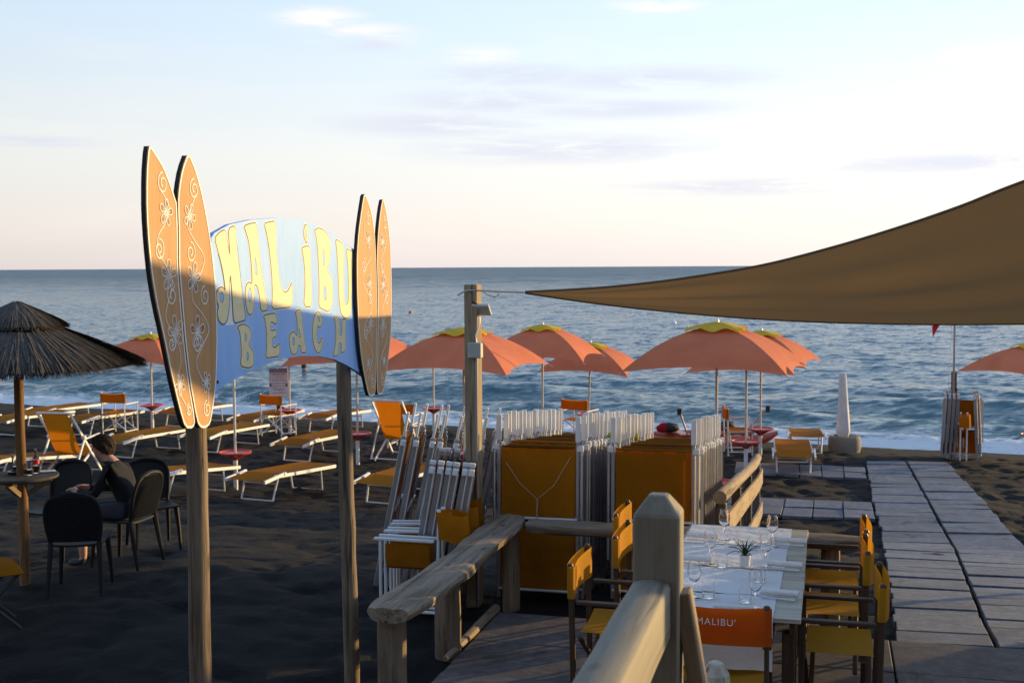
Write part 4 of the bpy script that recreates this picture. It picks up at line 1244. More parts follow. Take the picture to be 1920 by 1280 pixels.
lounger(285, 932, 'open orange lounger beside the dark chair with the lit yellow seat')
lounger(226, 858, 'open orange lounger just beyond the seated person')
lounger(385, 848, 'open orange lounger crossing behind the gate post away from the log rail')
lounger(718, 944, 'open orange lounger next to the leaning stack, in front of the upright deck chair')
lounger(600, 812, 'open orange lounger at the water edge behind the gate post by the log rail')
lounger(467, 814, 'open orange lounger on the sea side of the white director chair by the notice')
lounger(-25, 905, 'open orange lounger behind the thatched parasol table')
lounger(12, 816, 'open orange lounger in full sun behind the thatched parasol pole')
lounger(150, 816, 'open orange lounger between the reclined deck chair and the water')
lounger(330, 800, 'open orange lounger by the water behind the surfboards')
lounger(70, 800, 'open orange lounger at the water edge behind the reclined deck chair')
lounger(1488, 889, 'open orange lounger set across the short slab path', -R(12))
lounger(1512, 852, 'open orange lounger right behind the one on the slab path', -R(12))

def make_director(white):
    o = empty('director_chair', (0, 0, 0), 0, '', 'chair')
    fm = M['white_metal'] if white else M['dark_wood']
    cl = M['canvas'] if white else M['canvas_mustard']
    W, Dp = (0.27, 0.22) if white else (0.265, 0.215)
    def stick(name, a, b, w=0.026, h=0.034):
        mb = MB()
        if white: mb.tube(a, b, 0.0135, None, 8)
        else: mb.beam(a, b, w, h, (0, 1, 0.01))
        return mb.build(name, fm, o, white, bevel=0 if white else 0.004)
    for sx in (-1, 1):
        stick('leg', (sx * W, Dp, 0.0), (sx * W, Dp, 0.63))
        stick('back_post', (sx * W, -Dp, 0.0), (sx * W, -Dp - 0.02, 0.875))
        mb = MB(); mb.beam((sx * W, -Dp + 0.018, 0.645), (sx * W, Dp + 0.04, 0.645), 0.048 if not white else 0.03, 0.022); mb.build('arm', fm if not white else M['white_plastic'], o, bevel=0.004)
        stick('side_rail', (sx * W, -Dp + 0.018, 0.44), (sx * W, Dp - 0.018, 0.44))
        stick('foot_rail', (sx * W, -Dp + 0.018, 0.07), (sx * W, Dp - 0.018, 0.07))
    for y in (-Dp + 0.05, Dp - 0.05):
        stick('cross_brace', (-W + 0.015, y, 0.08), (W - 0.015, y - 0.014, 0.42), 0.018, 0.03)
        stick('cross_brace', (W - 0.015, y + 0.02, 0.08), (-W + 0.015, y + 0.034, 0.42), 0.018, 0.03)
    P = [[Vector((x, y, 0.462 - 0.03 * (1 - (x / W) ** 2))) for y in [-0.19 + 0.38 * j / 6 for j in range(7)]] for x in [W * (-1 + 2 * i / 10) for i in range(11)]]
    mb = MB(); mb.grid(P); mb.build('seat', cl, o, True)
    # back cloth: sleeves round both posts joined by a slightly slack band
    mb = MB(); rows = []
    z0, z1 = 0.67, 0.868
    for x_, y_ in ([(-W, -0.026), (-W - 0.026, -0.018), (-W - 0.026, 0.018), (-W, 0.026)] + [(-W + 2 * W * i / 10, 0.024 - 0.03 * math.sin(math.pi * i / 10)) for i in range(1, 10)] + [(W, 0.026), (W + 0.026, 0.018), (W + 0.026, -0.018), (W, -0.026)] + [(W - 2 * W * i / 10, -0.030 - 0.022 * math.sin(math.pi * i / 10)) for i in range(1, 10)] + [(-W, -0.026)]):
        sl = 0.012 * math.sin(math.pi * (x_ + W) / (2 * W)) if abs(x_) < W else 0
        rows.append([Vector((x_, -Dp - 0.015 + y_ * 0.98, z0 + (z1 - z0) * j / 4 - sl * (j / 4))) for j in range(5)])
    mb.grid(rows); mb.build('back_cloth', cl, o, True)
    for sx in (-1, 1):
        mb = MB(); mb.tube((sx * W, -Dp - 0.02, 0.870), (sx * W, -Dp - 0.02, 0.886), 0.021, 0.014, 8); mb.build('post_cap', fm if not white else M['white_plastic'], o, True)
    return o
def text_mesh(txt, size, mat, parent, loc, rot, name='printed_word', ext=0.0008):
    cu = bpy.data.curves.new(name, 'FONT'); cu.body = txt; cu.size = size; cu.align_x = 'CENTER'; cu.align_y = 'CENTER'; cu.extrude = ext; cu.space_character = 1.15
    t = bpy.data.objects.new(name, cu); col.objects.link(t)
    dg = bpy.context.evaluated_depsgraph_get(); dg.update()
    me = bpy.data.meshes.new_from_object(t.evaluated_get(dg))
    bpy.data.objects.remove(t)
    me.materials.clear(); me.materials.append(mat)
    o = bpy.data.objects.new(name, me); col.objects.link(o); o.parent = parent; o.location = loc; o.rotation_euler = rot
    CH.setdefault(parent.name, []).append(o)
    return o
DW = make_director(False)
def add_print(chair):
    bc = [c for c in CH[chair.name] if c.name.startswith('back_cloth')][0]
    text_mesh("MALIBU'", 0.052, M['white_paint'], bc, (0.0, -0.2845, 0.795), (R(90), 0, 0))
dir_places = [
 (2.78 - 0.23, -1.79, DRZ + R(90), 'mustard dining chair on the walkway side at the table end by the lettered chair'),
 (2.72 - 0.23, -1.00, DRZ + R(90), 'mustard dining chair in the middle of the walkway side of the table'),
 (2.73 - 0.23, -0.36, DRZ + R(90), 'mustard dining chair on the walkway side by the log rail'),
 (0.96 + 0.23, -1.74, DRZ - R(90), 'mustard dining chair pulled back from the table, its back cloth fully visible'),
 (1.10 + 0.23, -0.94, DRZ - R(90), 'mustard dining chair half hidden behind the big handrail post'),
 (0.98 + 0.23, -0.22, DRZ - R(90), 'mustard dining chair closest to the stacked loungers, against the log rail'),
 (1.90, -2.66 + 0.23, DRZ, 'orange dining chair with a printed word on its back, at the head of the table'),
]
for i, (a, b, rz, lab) in enumerate(dir_places):
    o = DW if i == 0 else copy_tree(DW)
    o.location = dk(a, b, 0.004); o.rotation_euler = (0, 0, rz); tag(o, lab, 'chair', 'dining chairs round the table')
    if i == 6:
        add_print(o)
        bc = [c for c in CH[o.name] if c.name.startswith('back_cloth')][0]
        bc.data = bc.data.copy(); bc.data.materials.clear(); bc.data.materials.append(M['canvas_red'])
WD = make_director(True)
wd = [((226, 812), BRZ + R(6), 'white framed director chair with orange cloth behind the seated person'),
      ((523, 816), BRZ - R(8), 'white framed director chair with orange cloth in front of the notice'),
      ((1088, 828), BRZ - R(10), 'white framed director chair showing over the first row of stacked loungers'),
      ((760, 838), BRZ + R(4), 'white framed director chair behind the upright deck chair'),
      ((1384, 850), BRZ - R(70), 'white framed director chair turned sideways beside the stack and fence')]
for i, (q, rz, lab) in enumerate(wd):
    o = WD if i == 0 else copy_tree(WD)
    o.location = at_sand(*q); o.rotation_euler = (0, 0, rz); tag(o, lab, 'chair', 'white director chairs on the sand')

def make_deckchair():
    o = empty('deck_chair', (0, 0, 0), 0, '', 'deck chair', 'reclined deck chairs on the sand')
    W = 0.29
    for sx in (-1, 1):
        mb = MB(); mb.beam((sx * W, 0.52, 0.02), (sx * W, -0.36, 1.08), 0.024, 0.045, (0, 1, 0)); mb.build('long_rail', M['white_metal'], o, bevel=0.004)
        mb = MB(); mb.beam((sx * (W - 0.035), -0.34, 0.02), (sx * (W - 0.035), 0.42, 0.46), 0.022, 0.04, (0, 1, 0)); mb.build('seat_rail', M['white_metal'], o, bevel=0.004)
        mb = MB(); mb.beam((sx * (W + 0.03), 0.0, 0.64), (sx * (W + 0.03), -0.36, 0.03), 0.02, 0.035, (0, 1, 0)); mb.build('prop', M['white_metal'], o, bevel=0.003)
        mb = MB(); mb.beam((sx * (W + 0.03), -0.04, 0.62), (sx * (W + 0.03), 0.42, 0.66), 0.04, 0.022); mb.build('arm', M['white_plastic'], o, bevel=0.004)
        mb = MB(); mb.tube((sx * (W - 0.01), -0.02, 0.655), (sx * (W + 0.055), -0.02, 0.655), 0.028, None, 8); mb.build('hinge', M['white_plastic'], o)
    bars(o, [((-W, -0.36, 1.08), (W, -0.36, 1.08), 0.016), ((-W, 0.50, 0.04), (W, 0.50, 0.04), 0.013), ((-W + 0.035, 0.42, 0.46), (W - 0.035, 0.42, 0.46), 0.015), ((-W - 0.03, -0.35, 0.05), (W + 0.03, -0.35, 0.05), 0.012)], 'cross_bar', M['white_metal'])
    prof = [Vector((0, y, z)) for y, z in ((-0.355, 1.10), (-0.30, 0.99), (-0.20, 0.80), (-0.09, 0.58), (0.03, 0.40), (0.16, 0.33), (0.30, 0.37), (0.43, 0.47))]
    prof = cat3(prof, 3)
    P = [[Vector((x, q.y, q.z - 0.0)) for q in prof] for x in [0.235 * (-1 + 2 * i / 8) for i in range(9)]]
    mb = MB(); mb.grid(P); mb.build('sling', M['canvas'], o, True)
    return o
DC = make_deckchair()
p = at_sand(128, 893); DC.location = ground(p); DC.rotation_euler = (0, 0, BRZ + R(10)); DC['label'] = 'deck chair with dull orange sling behind the round thatched table'
DC2 = copy_tree(DC); p = at_sand(742, 860); DC2.location = ground(p); DC2.rotation_euler = (0, 0, BRZ + R(4)); DC2['label'] = 'deck chair with glowing orange sling next to the leaning stack'

# folded loungers
def make_folded(H_=1.55, tabs=True):
    o = empty('folded_lounger', (0, 0, 0), 0, '', 'sun lounger')
    W = 0.335; k = H_ / 1.55
    for sx in (-1, 1):
        mb = MB(); mb.box((sx * W, 0, 0.68 * k), (0.028, 0.045, 1.32 * k)); r_ = mb.build('side_rail', M['grey_metal'], o, bevel=0.003)
        mb = MB(); mb.tube((sx * (W + 0.036), -0.028, 0.36 * k), (sx * (W + 0.036), -0.028, 1.27 * k), 0.011, None, 7); mb.build('folded_leg', M['grey_metal'], o, True)
        mb = MB(); mb.box((sx * (W + 0.02), -0.005, 1.285 * k), (0.055, 0.045, 0.055)); mb.build('hinge', M['white_plastic'], o, bevel=0.008)
        if tabs:
            mb = MB(); mb.box((sx * W, 0.002, 1.445 * k), (0.042, 0.022, 0.21 * k)); mb.build('end_tab', M['white_plastic'], o, bevel=0.004)
        else:
            mb = MB(); mb.box((sx * W, 0.0, 1.35 * k), (0.036, 0.05, 0.03)); mb.build('end_cap', M['white_plastic'], o, bevel=0.004)
    bars(o, [((-W, -0.034, 0.70 * k), (W, -0.034, 0.70 * k), 0.012), ((-W, -0.02, 0.10 * k), (W, -0.02, 0.10 * k), 0.011)], 'cross_bar', M['white_metal'])
    for nm, z0, z1 in (('seat_cloth', 0.70, 1.285), ('canopy_cloth', 0.10, 0.62)):
        P = [[Vector((x, -0.012 + 0.012 * (1 - (x / 0.31) ** 2), (z0 + (z1 - z0) * j / 6) * k)) for j in range(7)] for x in [0.312 * (-1 + 2 * i / 6) for i in range(7)]]
        mb = MB(); mb.grid(P, 0.004); c_ = mb.build(nm, M['canvas'], o, True)
        mb = MB(); mb.tube((-0.31, -0.004, z1 * k + 0.004), (0.31, -0.004, z1 * k + 0.004), 0.009, None, 8); mb.build('cloth_hem', M['canvas_dark'], c_, True)
    return o
FL = make_folded(); used_fl = [False]
def put_folded(src, p, rz, tilt, label, group, usedflag):
    o = src if not usedflag[0] else copy_tree(src)
    usedflag[0] = True
    o.location = p; o.rotation_euler = (R(tilt), 0, rz); tag(o, label, 'sun lounger', group)
    return o
front = []
for row, (px0, n_, lab) in enumerate(((1010, 19, 'folded orange lounger standing in the packed row beside the floodlight post'), (1226, 18, 'folded orange lounger standing in the packed row beside the timber fence'))):
    c0 = at_y(px0, 900, 9.80)
    for i in range(n_):
        c = c0 + D * (0.128 * i) + E * random.uniform(-0.012, 0.012) + Vector((0, 0, 0)); c.z = zb(c.x, c.y) + random.uniform(-0.02, 0.012)
        l2 = lab if i else ('foremost folded lounger with a cord hung in a V across its cloth' if row == 0 else 'foremost folded lounger in the row beside the timber fence')
        o = put_folded(FL, c, DRZ + R(random.uniform(-1.2, 1.2)), -2.0 + random.uniform(-0.6, 0.6), l2, 'folded loungers packed upright behind the log rail', used_fl)
        if i == 0: front.append(o)
mb = MB()
mb.path([(-0.27, -0.030, 1.16), (-0.15, -0.034, 0.99), (0.0, -0.036, 0.86), (0.14, -0.034, 0.98), (0.28, -0.03, 1.22)], 0.0025, 5); mb.build('cord', M['rope'], front[0])
mb = MB(); mb.path([(0.0, -0.036, 0.86), (0.0, -0.05, 0.70), (0.0, -0.05, 0.60)], 0.004, 5); mb.build('cord', M['rope'], front[0])
# loungers leaning sideways next to the gate
b0 = at_z(705, 1088, -0.05)
for i in range(8):
    c = b0 + E * (0.112 * i) + D * (0.10 + 0.02 * (i % 3)); c.z = zb(c.x, c.y)
    put_folded(FL, c, R(89) + R(random.uniform(-2, 2)), 11.5 + random.uniform(-1, 1), 'folded white lounger leaning edge-on in the tall row by the gate', 'tall folded loungers leaning in a row', used_fl)
FS = make_folded(1.40, False); used_fs = [False]
b0 = at_z(778, 1128, -0.05)
for i in range(6):
    c = b0 + E * (0.062 * i) - D * 0.02; c.z = zb(c.x, c.y)
    put_folded(FS, c, R(87) + R(random.uniform(-2, 2)), 10.5 + random.uniform(-0.8, 0.8), 'shorter folded white lounger leaning edge-on in front of the tall row', 'short folded loungers leaning in a row', used_fs)

# folded director chairs against the rail
def make_folded_director():
    o = empty('folded_director_chair', (0, 0, 0), 0, '', 'chair', 'folded director chairs behind the log rail')
    for sx in (-1, 1):
        x = sx * 0.055
        items = [((x, 0.24, 0.0), (x, 0.24, 0.62)), ((x, -0.22, 0.0), (x, -0.24, 0.87)), ((x, 0.24, 0.08), (x, -0.22, 0.08))]
        for a, b in items:
            mb = MB(); mb.tube(a, b, 0.013, None, 8); mb.build('frame_tube', M['white_metal'], o, True)
        mb = MB(); mb.beam((x, -0.20, 0.635), (x, 0.29, 0.635), 0.032, 0.022); mb.build('arm', M['white_plastic'], o, bevel=0.004)
        mb = MB(); mb.tube((x, -0.24, 0.868), (x, -0.24, 0.885), 0.019, 0.016, 8); mb.build('post_cap', M['white_plastic'], o, True)
    P = [[Vector((x, y, z)) for y in [-0.16 + 0.36 * j / 5 for j in range(6)]] for x, z in ((-0.05, 0.60), (-0.05, 0.5), (-0.03, 0.42), (0.0, 0.40), (0.03, 0.42), (0.05, 0.5), (0.05, 0.60))]
    mb = MB(); mb.grid(P, 0.003); mb.build('seat', M['canvas'], o, True)
    loop = [(-0.075, -0.235), (-0.085, -0.30), (-0.10, -0.38), (-0.07, -0.45), (0.0, -0.46), (0.06, -0.44), (0.095, -0.37), (0.085, -0.30), (0.075, -0.235), (0.055, -0.215), (0.035, -0.24), (0.03, -0.30), (0.0, -0.33), (-0.03, -0.30), (-0.035, -0.24), (-0.055, -0.215), (-0.075, -0.235)]
    P = []
    for x, y in loop:
        dr = 0.05 * max(0, (-0.24 - y)) / 0.2
        P.append([Vector((x * (1.1 - 0.1 * j / 4), y - 0.02 * (1 - j / 4), 0.66 - 0.7 * dr + (0.21 + dr * 0.2) * j / 4)) for j in range(5)])
    mb = MB(); mb.grid(P); mb.build('back_cloth', M['canvas'], o, True)
    return o
FD = make_folded_director()
for i, (bx, by, l) in enumerate(((772, 9.15, 'folded director chair lying closest to the log rail'), (790, 9.45, 'folded director chair in the middle of the folded three'), (800, 9.75, 'folded director chair with white letters on its slack back cloth'))):
    o = FD if i == 0 else copy_tree(FD)
    c = at_y(bx, 1000, by); c.z = zb(c.x, c.y) + 0.0
    o.location = c; o.rotation_euler = (0, 0, DRZ + R(90 + 6 * i)); o['label'] = l
    if i == 2:
        bc = [q for q in CH[o.name] if q.name.startswith('back_cloth')][0]
        text_mesh('MAL', 0.05, M['white_paint'], bc, (0.012, -0.488, 0.76), (R(88), 0, 0))

# ------------------------------------------------------------------ dining table and what lies on it
TA0, TA1, TB0, TB1, TZ = 1.48, 2.34, -2.46, -0.16, 0.77
tb = empty('dining_table', dk((TA0 + TA1) / 2, (TB0 + TB1) / 2, 0), DRZ, 'long whitewashed plank table laid for dinner', 'table')
TW, TL = TA1 - TA0, TB1 - TB0
npl = 11
for i in range(npl):
    y = -TL / 2 + TL * (i + 0.5) / npl
    mb = MB(); mb.box((random.uniform(-0.004, 0.004), y, TZ - 0.014 + random.uniform(-0.001, 0.001)), (TW, TL / npl - 0.006, 0.026)); mb.build('plank', M['table_wood'], tb, bevel=0.003)
for sx in (-1, 1):
    mb = MB(); mb.box((sx * (TW / 2 - 0.05), 0, TZ - 0.066), (0.03, TL - 0.1, 0.075)); mb.build('apron', M['dark_wood'], tb)
    for sy in (-1, 1):
        mb = MB(); mb.box((sx * (TW / 2 - 0.07), sy * (TL / 2 - 0.10), (TZ - 0.105) / 2 + 0.002), (0.07, 0.07, TZ - 0.105)); mb.build('leg', M['dark_wood'], tb, bevel=0.004)
def tpos(x, y, z=0.0):           # table frame -> world
    return dk((TA0 + TA1) / 2 + x, (TB0 + TB1) / 2 + y, TZ + z)
def paper(name, x0, x1, y0, y1, z, label, hang=0.0, seed=0, hang_end=0.0):
    o = empty(name, tpos((x0 + x1) / 2, (y0 + y1) / 2, z), DRZ + R(random.uniform(-0.8, 0.8)), label, 'table cloth')
    w, h = x1 - x0, y1 - y0
    rows = []
    n_, m_ = 26, 18
    xs = [-w / 2 + w * i / n_ for i in range(n_ + 1)]
    P = []
    for x in xs:
        row = []
        for j in range(m_ + 1):
            y = -h / 2 + h * j / m_
            zz = 0.0025 + 0.0022 * (math.sin(x * 23 + seed) * math.sin(y * 17 + 2 * seed) + 1) * 0.5 + 0.0015 * math.sin(41 * y + 9 * x + seed)
            e = max(0, abs(2 * y / h) - 0.8)
            row.append(Vector((x, y, zz + e * 0.01)))
        if hang:
            pass
        P.append(row)
    mb = MB(); mb.grid(P, 0.0015); c = mb.build('sheet', M['white_cloth'], o, True)
    if hang_end:
        Q = [[Vector((x, -h / 2 - 0.012 * math.sin(min(1, j / 3) * 1.57) - 0.02 * (j / 8) * (0.5 + 0.5 * math.sin(x * 21)), 0.004 - hang_end * max(0, (j - 0) / 8.0))) for j in range(9)] for x in xs]
        mb = MB(); mb.grid(Q, 0.0015); mb.build('overhang', M['white_cloth'], o, True)
    return o
hx = TW / 2
paper('paper_runner', -hx + 0.02, hx - 0.115, TL / 2 - 0.62, TL / 2 - 0.02, 0.0, 'white paper runner across the table end by the log rail', seed=1)
paper('paper_runner', -hx + 0.03, hx - 0.125, TL / 2 - 1.26, TL / 2 - 0.64, 0.0, 'white paper runner under the small potted plant', seed=2)
paper('paper_runner', -hx + 0.02, hx - 0.135, -TL / 2 + 0.42, -TL / 2 + 1.02, 0.0, 'white paper runner just behind the one with the overhang', seed=3)
paper('paper_runner', -hx + 0.10, hx - 0.15, -TL / 2 - 0.0, -TL / 2 + 0.40, 0.0, 'white paper runner hanging over the table end behind the lettered chair', seed=4, hang_end=0.30)
def make_wine():
    o = empty('wine_glass', (0, 0, 0), 0, '', 'glass', 'wine glasses on the table')
    outer = [(0.0, 0.0), (0.036, 0.001), (0.034, 0.004), (0.008, 0.008), (0.004, 0.02), (0.0038, 0.085), (0.012, 0.096), (0.030, 0.115), (0.039, 0.140), (0.040, 0.160), (0.036, 0.190), (0.031, 0.215)]
    inner = [(0.0295, 0.215), (0.0345, 0.190), (0.0385, 0.160), (0.0375, 0.140), (0.0285, 0.117), (0.011, 0.101), (0.0, 0.099)]
    mb = MB(); mb.lathe(outer + inner, 24); mb.build('glass_body', M['glass'], o, True)
    return o
def make_tumbler():
    o = empty('water_glass', (0, 0, 0), 0, '', 'glass', 'water glasses on the table')
    mb = MB(); mb.lathe([(0.0, 0.0), (0.030, 0.001), (0.036, 0.03), (0.039, 0.065), (0.037, 0.095), (0.0355, 0.095), (0.0375, 0.065), (0.0345, 0.03), (0.028, 0.008), (0.0, 0.007)], 24); mb.build('glass_body', M['glass'], o, True)
    return o
def make_napkin():
    o = empty('rolled_napkin', (0, 0, 0), 0, '', 'napkin', 'rolled napkins with cutlery')
    pts = []
    n_ = 34
    for i in range(n_):
        a = i / (n_ - 1) * 6.283 * 1.7; r = 0.010 + 0.016 * i / (n_ - 1)
        pts.append((r * math.cos(a), 0.026 + r * math.sin(a) * 0.8))
    P = [[Vector((-0.11 + 0.22 * j / 6, y * (1 + 0.08 * math.sin(j)), z)) for j in range(7)] for y, z in pts]
    mb = MB(); mb.grid(P, 0.0012); mb.build('napkin_roll', M['napkin'], o, True)
    for dy in (-0.045, -0.06):
        mb = MB(); mb.path([(-0.10, dy, 0.005), (0.02, dy - 0.004, 0.004), (0.10, dy - 0.008, 0.006)], [0.004, 0.003, 0.006], 6); mb.build('cutlery', M['steel'], o, True)
    return o
WG, TG, NK = make_wine(), make_tumbler(), make_napkin()
uses = {}
def put(src, p, rz, label):
    o = src if src.name not in uses else copy_tree(src)
    uses[src.name] = 1
    o.location = p; o.rotation_euler = (0, 0, rz); o['label'] = label
    return o
z0 = 0.0095
def on_table(px, py):
    q = at_z(px, py, TZ + z0); q.z = TZ + z0
    return q
where = ['by the log rail', 'near the potted plant', 'near the lettered chair']
ws = [((1358, 1012), 'stacked lounger side, by the log rail'), ((1448, 1024), 'walkway side, by the log rail'), ((1331, 1056), 'stacked lounger side, beside the potted plant'),
      ((1436, 1062), 'walkway side, beside the potted plant'), ((1302, 1120), 'stacked lounger side, nearest the handrail post'), ((1416, 1140), 'walkway side, nearest the lettered chair')]
ts = [((1376, 1016), 'stacked lounger side, by the log rail'), ((1434, 1016), 'walkway side, by the log rail'), ((1354, 1062), 'stacked lounger side, beside the potted plant'),
      ((1424, 1090), 'walkway side, beside the potted plant'), ((1328, 1120), 'stacked lounger side, nearest the handrail post'), ((1397, 1128), 'walkway side, nearest the lettered chair')]
for q, l in ws: put(WG, on_table(*q), 0, 'stemmed wine glass on the %s' % l)
for q, l in ts: put(TG, on_table(*q), 0, 'water tumbler on the %s' % l)
for q, rz, l in (((1482, 1019), DRZ - R(6), 'walkway side, by the log rail'), ((1472, 1064), DRZ - R(8), 'walkway side, beside the potted plant'), ((1462, 1118), DRZ - R(8), 'walkway side, nearest the lettered chair'),
                 ((1318, 1010), DRZ - R(8), 'stacked lounger side, by the log rail'), ((1304, 1053), DRZ - R(6), 'stacked lounger side, beside the potted plant'), ((1375, 1147), DRZ + R(6), 'table end, behind the lettered chair')):
    put(NK, on_table(*q), rz, 'rolled white napkin with cutlery on the %s' % l)
pp = on_table(1397, 1060)
pot = empty('potted_plant', pp, 0, 'small white pot with a spiky dark green succulent on the table', 'plant')
mb = MB(); mb.lathe([(0.0, 0.0), (0.030, 0.0), (0.036, 0.072), (0.034, 0.072), (0.033, 0.060), (0.0, 0.060)], 20); mb.build('pot', M['pot_white'], pot, True)
mb = MB(); mb.lathe([(0.0325, 0.058), (0.02, 0.066), (0.0, 0.068)], 12); mb.build('soil', M['soil'], pot)
for i in range(26):
    a = i * 2.4; tilt_ = 0.12 + 0.95 * (i / 26); L = 0.105 + random.uniform(-0.02, 0.02) + 0.02 * (i / 26)
    P = []
    for j in range(7):
        t = j / 6; ang = tilt_ * (0.5 + 0.9 * t)
        r = L * t * math.sin(ang); z = 0.062 + L * t * math.cos(ang)
        w = 0.0075 * (1 - t) ** 0.8 + 0.0006
        c, s_ = math.cos(a), math.sin(a)
        P.append([Vector((r * c - s_ * w * k, r * s_ + c * w * k, z + (0.002 if k else 0.0))) for k in (-1, 0, 1)])
    mb = MB(); mb.grid(P, 0.0012); mb.build('leaf', M['leaf'], pot, True)

# ------------------------------------------------------------------ thatched parasol with its round table, chairs and the seated person
TP = at_y(41, 900, 9.6); tg = zb(TP.x, TP.y)
th = empty('thatched_parasol', (TP.x, TP.y, tg), 0, 'dark thatched parasol on a round wooden pole', 'parasol')
M['thatch'] = plain('grey_brown_thatch', (0.075, 0.062, 0.052), 0.9, 0, 0.45, 40, 0.3)
M['thatch_core'] = plain('thatch_underlayer', (0.03, 0.022, 0.018), 0.95)
zt = at_y(41, 570, 9.6).z - tg; zrim = at_y(41, 684, 9.6).z - tg; zc_ = at_y(41, 612, 9.6).z - tg
Rm, Rc = 0.955, 0.385
mb = MB(); mb.path([(0, 0, -0.2), (0.006, 0, 0.5), (-0.004, 0, 1.2), (0, 0, zt - 0.06)], [0.042, 0.04, 0.039, 0.034], 14); mb.build('pole', M['pole_wood'], th, True)
mb = MB(); mb.lathe([(0.02, zt - 0.02), (Rc * 0.95, zc_ - 0.005), (Rc * 0.9, zc_ - 0.02), (0.02, zt - 0.06)], 28); mb.build('cap_underlayer', M['thatch_core'], th, True)
mb = MB(); mb.lathe([(0.05, zc_ + 0.09), (Rc, zc_ - 0.035), (Rm * 0.96, zrim + 0.005), (Rm * 0.94, zrim - 0.01), (Rc, zc_ - 0.07), (0.05, zc_ + 0.06)], 36); mb.build('skirt_underlayer', M['thatch_core'], th, True)
rd = random.Random(4)
def straw(mb, a, r0, z0, r1, z1, w, lift):
    a1 = a + rd.uniform(-0.05, 0.05)
    P = []
    for j in range(4):
        t = j / 3; r = r0 + (r1 - r0) * t; z = z0 + (z1 - z0) * t + lift * math.sin(math.pi * t) ; an = a + (a1 - a) * t
        c, s_ = math.cos(an), math.sin(an); ww = w * (1 - 0.6 * t)
        P.append([Vector((r * c - s_ * ww, r * s_ + c * ww, z)), Vector((r * c + s_ * ww, r * s_ - c * ww, z + 0.002))])
    n0 = len(mb.v)
    vs_ = [q for row in P for q in row]
    mb.v += vs_; mb.g += vs_
    for j in range(3): mb.f.append((n0 + 2 * j, n0 + 2 * j + 1, n0 + 2 * j + 3, n0 + 2 * j + 2))
mb = MB()
for i in range(1500):
    a = rd.uniform(0, 6.283); t0 = rd.uniform(0, 0.55)
    straw(mb, a, 0.02 + (Rc - 0.02) * t0, zt + 0.012 + (zc_ - zt) * t0 + rd.uniform(0, 0.012), Rc * rd.uniform(0.97, 1.06), zc_ + rd.uniform(-0.02, 0.012), 0.006, 0.012)
tagk = mb.build('cap_straw', M['thatch'], th); tagk['kind'] = 'stuff'
mb = MB()
for i in range(5200):
    a = rd.uniform(0, 6.283); t0 = rd.uniform(0, 0.72) ** 1.0
    z_in = zc_ - 0.022 + (zrim - zc_ + 0.03) * t0 + rd.uniform(0, 0.014)
    straw(mb, a, Rc * 0.9 + (Rm - Rc * 0.9) * t0, z_in, Rm * rd.uniform(0.955, 1.05), zrim + rd.uniform(-0.045, 0.012), 0.0055, 0.014)
tagk = mb.build('skirt_straw', M['thatch'], th); tagk['kind'] = 'stuff'
for k in range(6):
    a = k * 1.047 + 0.3
    mb = MB(); mb.tube((0.04 * math.cos(a), 0.04 * math.sin(a), zc_ + 0.045), (Rm * 0.9 * math.cos(a), Rm * 0.9 * math.sin(a), zrim - 0.018), 0.012, None, 6); mb.build('rafter', M['pole_wood'], th)
tz = at_y(41, 890, 9.6).z - tg
mb = MB(); mb.lathe([(0.043, tz - 0.035), (0.27, tz - 0.03), (0.285, tz - 0.02), (0.285, tz), (0.043, tz)], 28); mb.build('table_top', M['dark_table'], th, True)
for k in range(3):
    a = k * 2.094 + 0.4
    mb = MB(); mb.beam((0.04 * math.cos(a), 0.04 * math.sin(a), tz - 0.16), (0.22 * math.cos(a), 0.22 * math.sin(a), tz - 0.045), 0.03, 0.04); mb.build('bracket', M['post_wood'], th)
def ton(px, py): 
    q = at_z(px, py, tg + tz + 0.001); return q
q = ton(68, 886); b_ = empty('soda_bottle', q, 0, 'small glass bottle with red label on the thatched parasol table', 'bottle')
mb = MB(); mb.lathe([(0.0, 0), (0.026, 0.0), (0.028, 0.02), (0.026, 0.07), (0.028, 0.10), (0.024, 0.13), (0.012, 0.165), (0.011, 0.195), (0.0, 0.196)], 16); mb.build('bottle_glass', M['glass'], b_, True)
mb = MB(); mb.lathe([(0.0285, 0.075), (0.0285, 0.11)], 16); mb.build('paper_label', M['label_red'], b_, True)
mb = MB(); mb.lathe([(0.0, 0.004), (0.023, 0.005), (0.023, 0.06), (0.0, 0.06)], 14); mb.build('drink', M['cola'], b_, True)
for i, ((x, y), l, dr) in enumerate((((56, 890), 'short glass of dark drink beside the soda bottle', True), ((30, 884), 'tall glass beside the black ashtray', False))):
    g_ = empty('drinking_glass', ton(x, y), 0, l, 'glass')
    h = 0.10 if dr else 0.14
    mb = MB(); mb.lathe([(0, 0), (0.026, 0), (0.032, h), (0.030, h), (0.024, 0.008), (0, 0.008)], 16); mb.build('glass_body', M['glass'], g_, True)
    mb = MB(); mb.lathe([(0, 0.009), (0.0235, 0.009), (0.026, 0.045), (0, 0.045)], 14); mb.build('drink', M['cola'], g_, True)
a_ = empty('ashtray', ton(27, 888), 0, 'black ashtray beside the tall glass on the round table', 'ashtray')
mb = MB(); mb.lathe([(0, 0), (0.05, 0), (0.055, 0.022), (0.045, 0.022), (0.04, 0.008), (0, 0.008)], 18); mb.build('dish', M['ashtray'], a_, True)
a_ = empty('menu_booklet', ton(88, 884), R(20), 'closed booklet lying at the edge of the round table', 'booklet')
mb = MB(); mb.box((0, 0, 0.006), (0.13, 0.085, 0.004)); mb.build('pages', M['napkin'], a_)
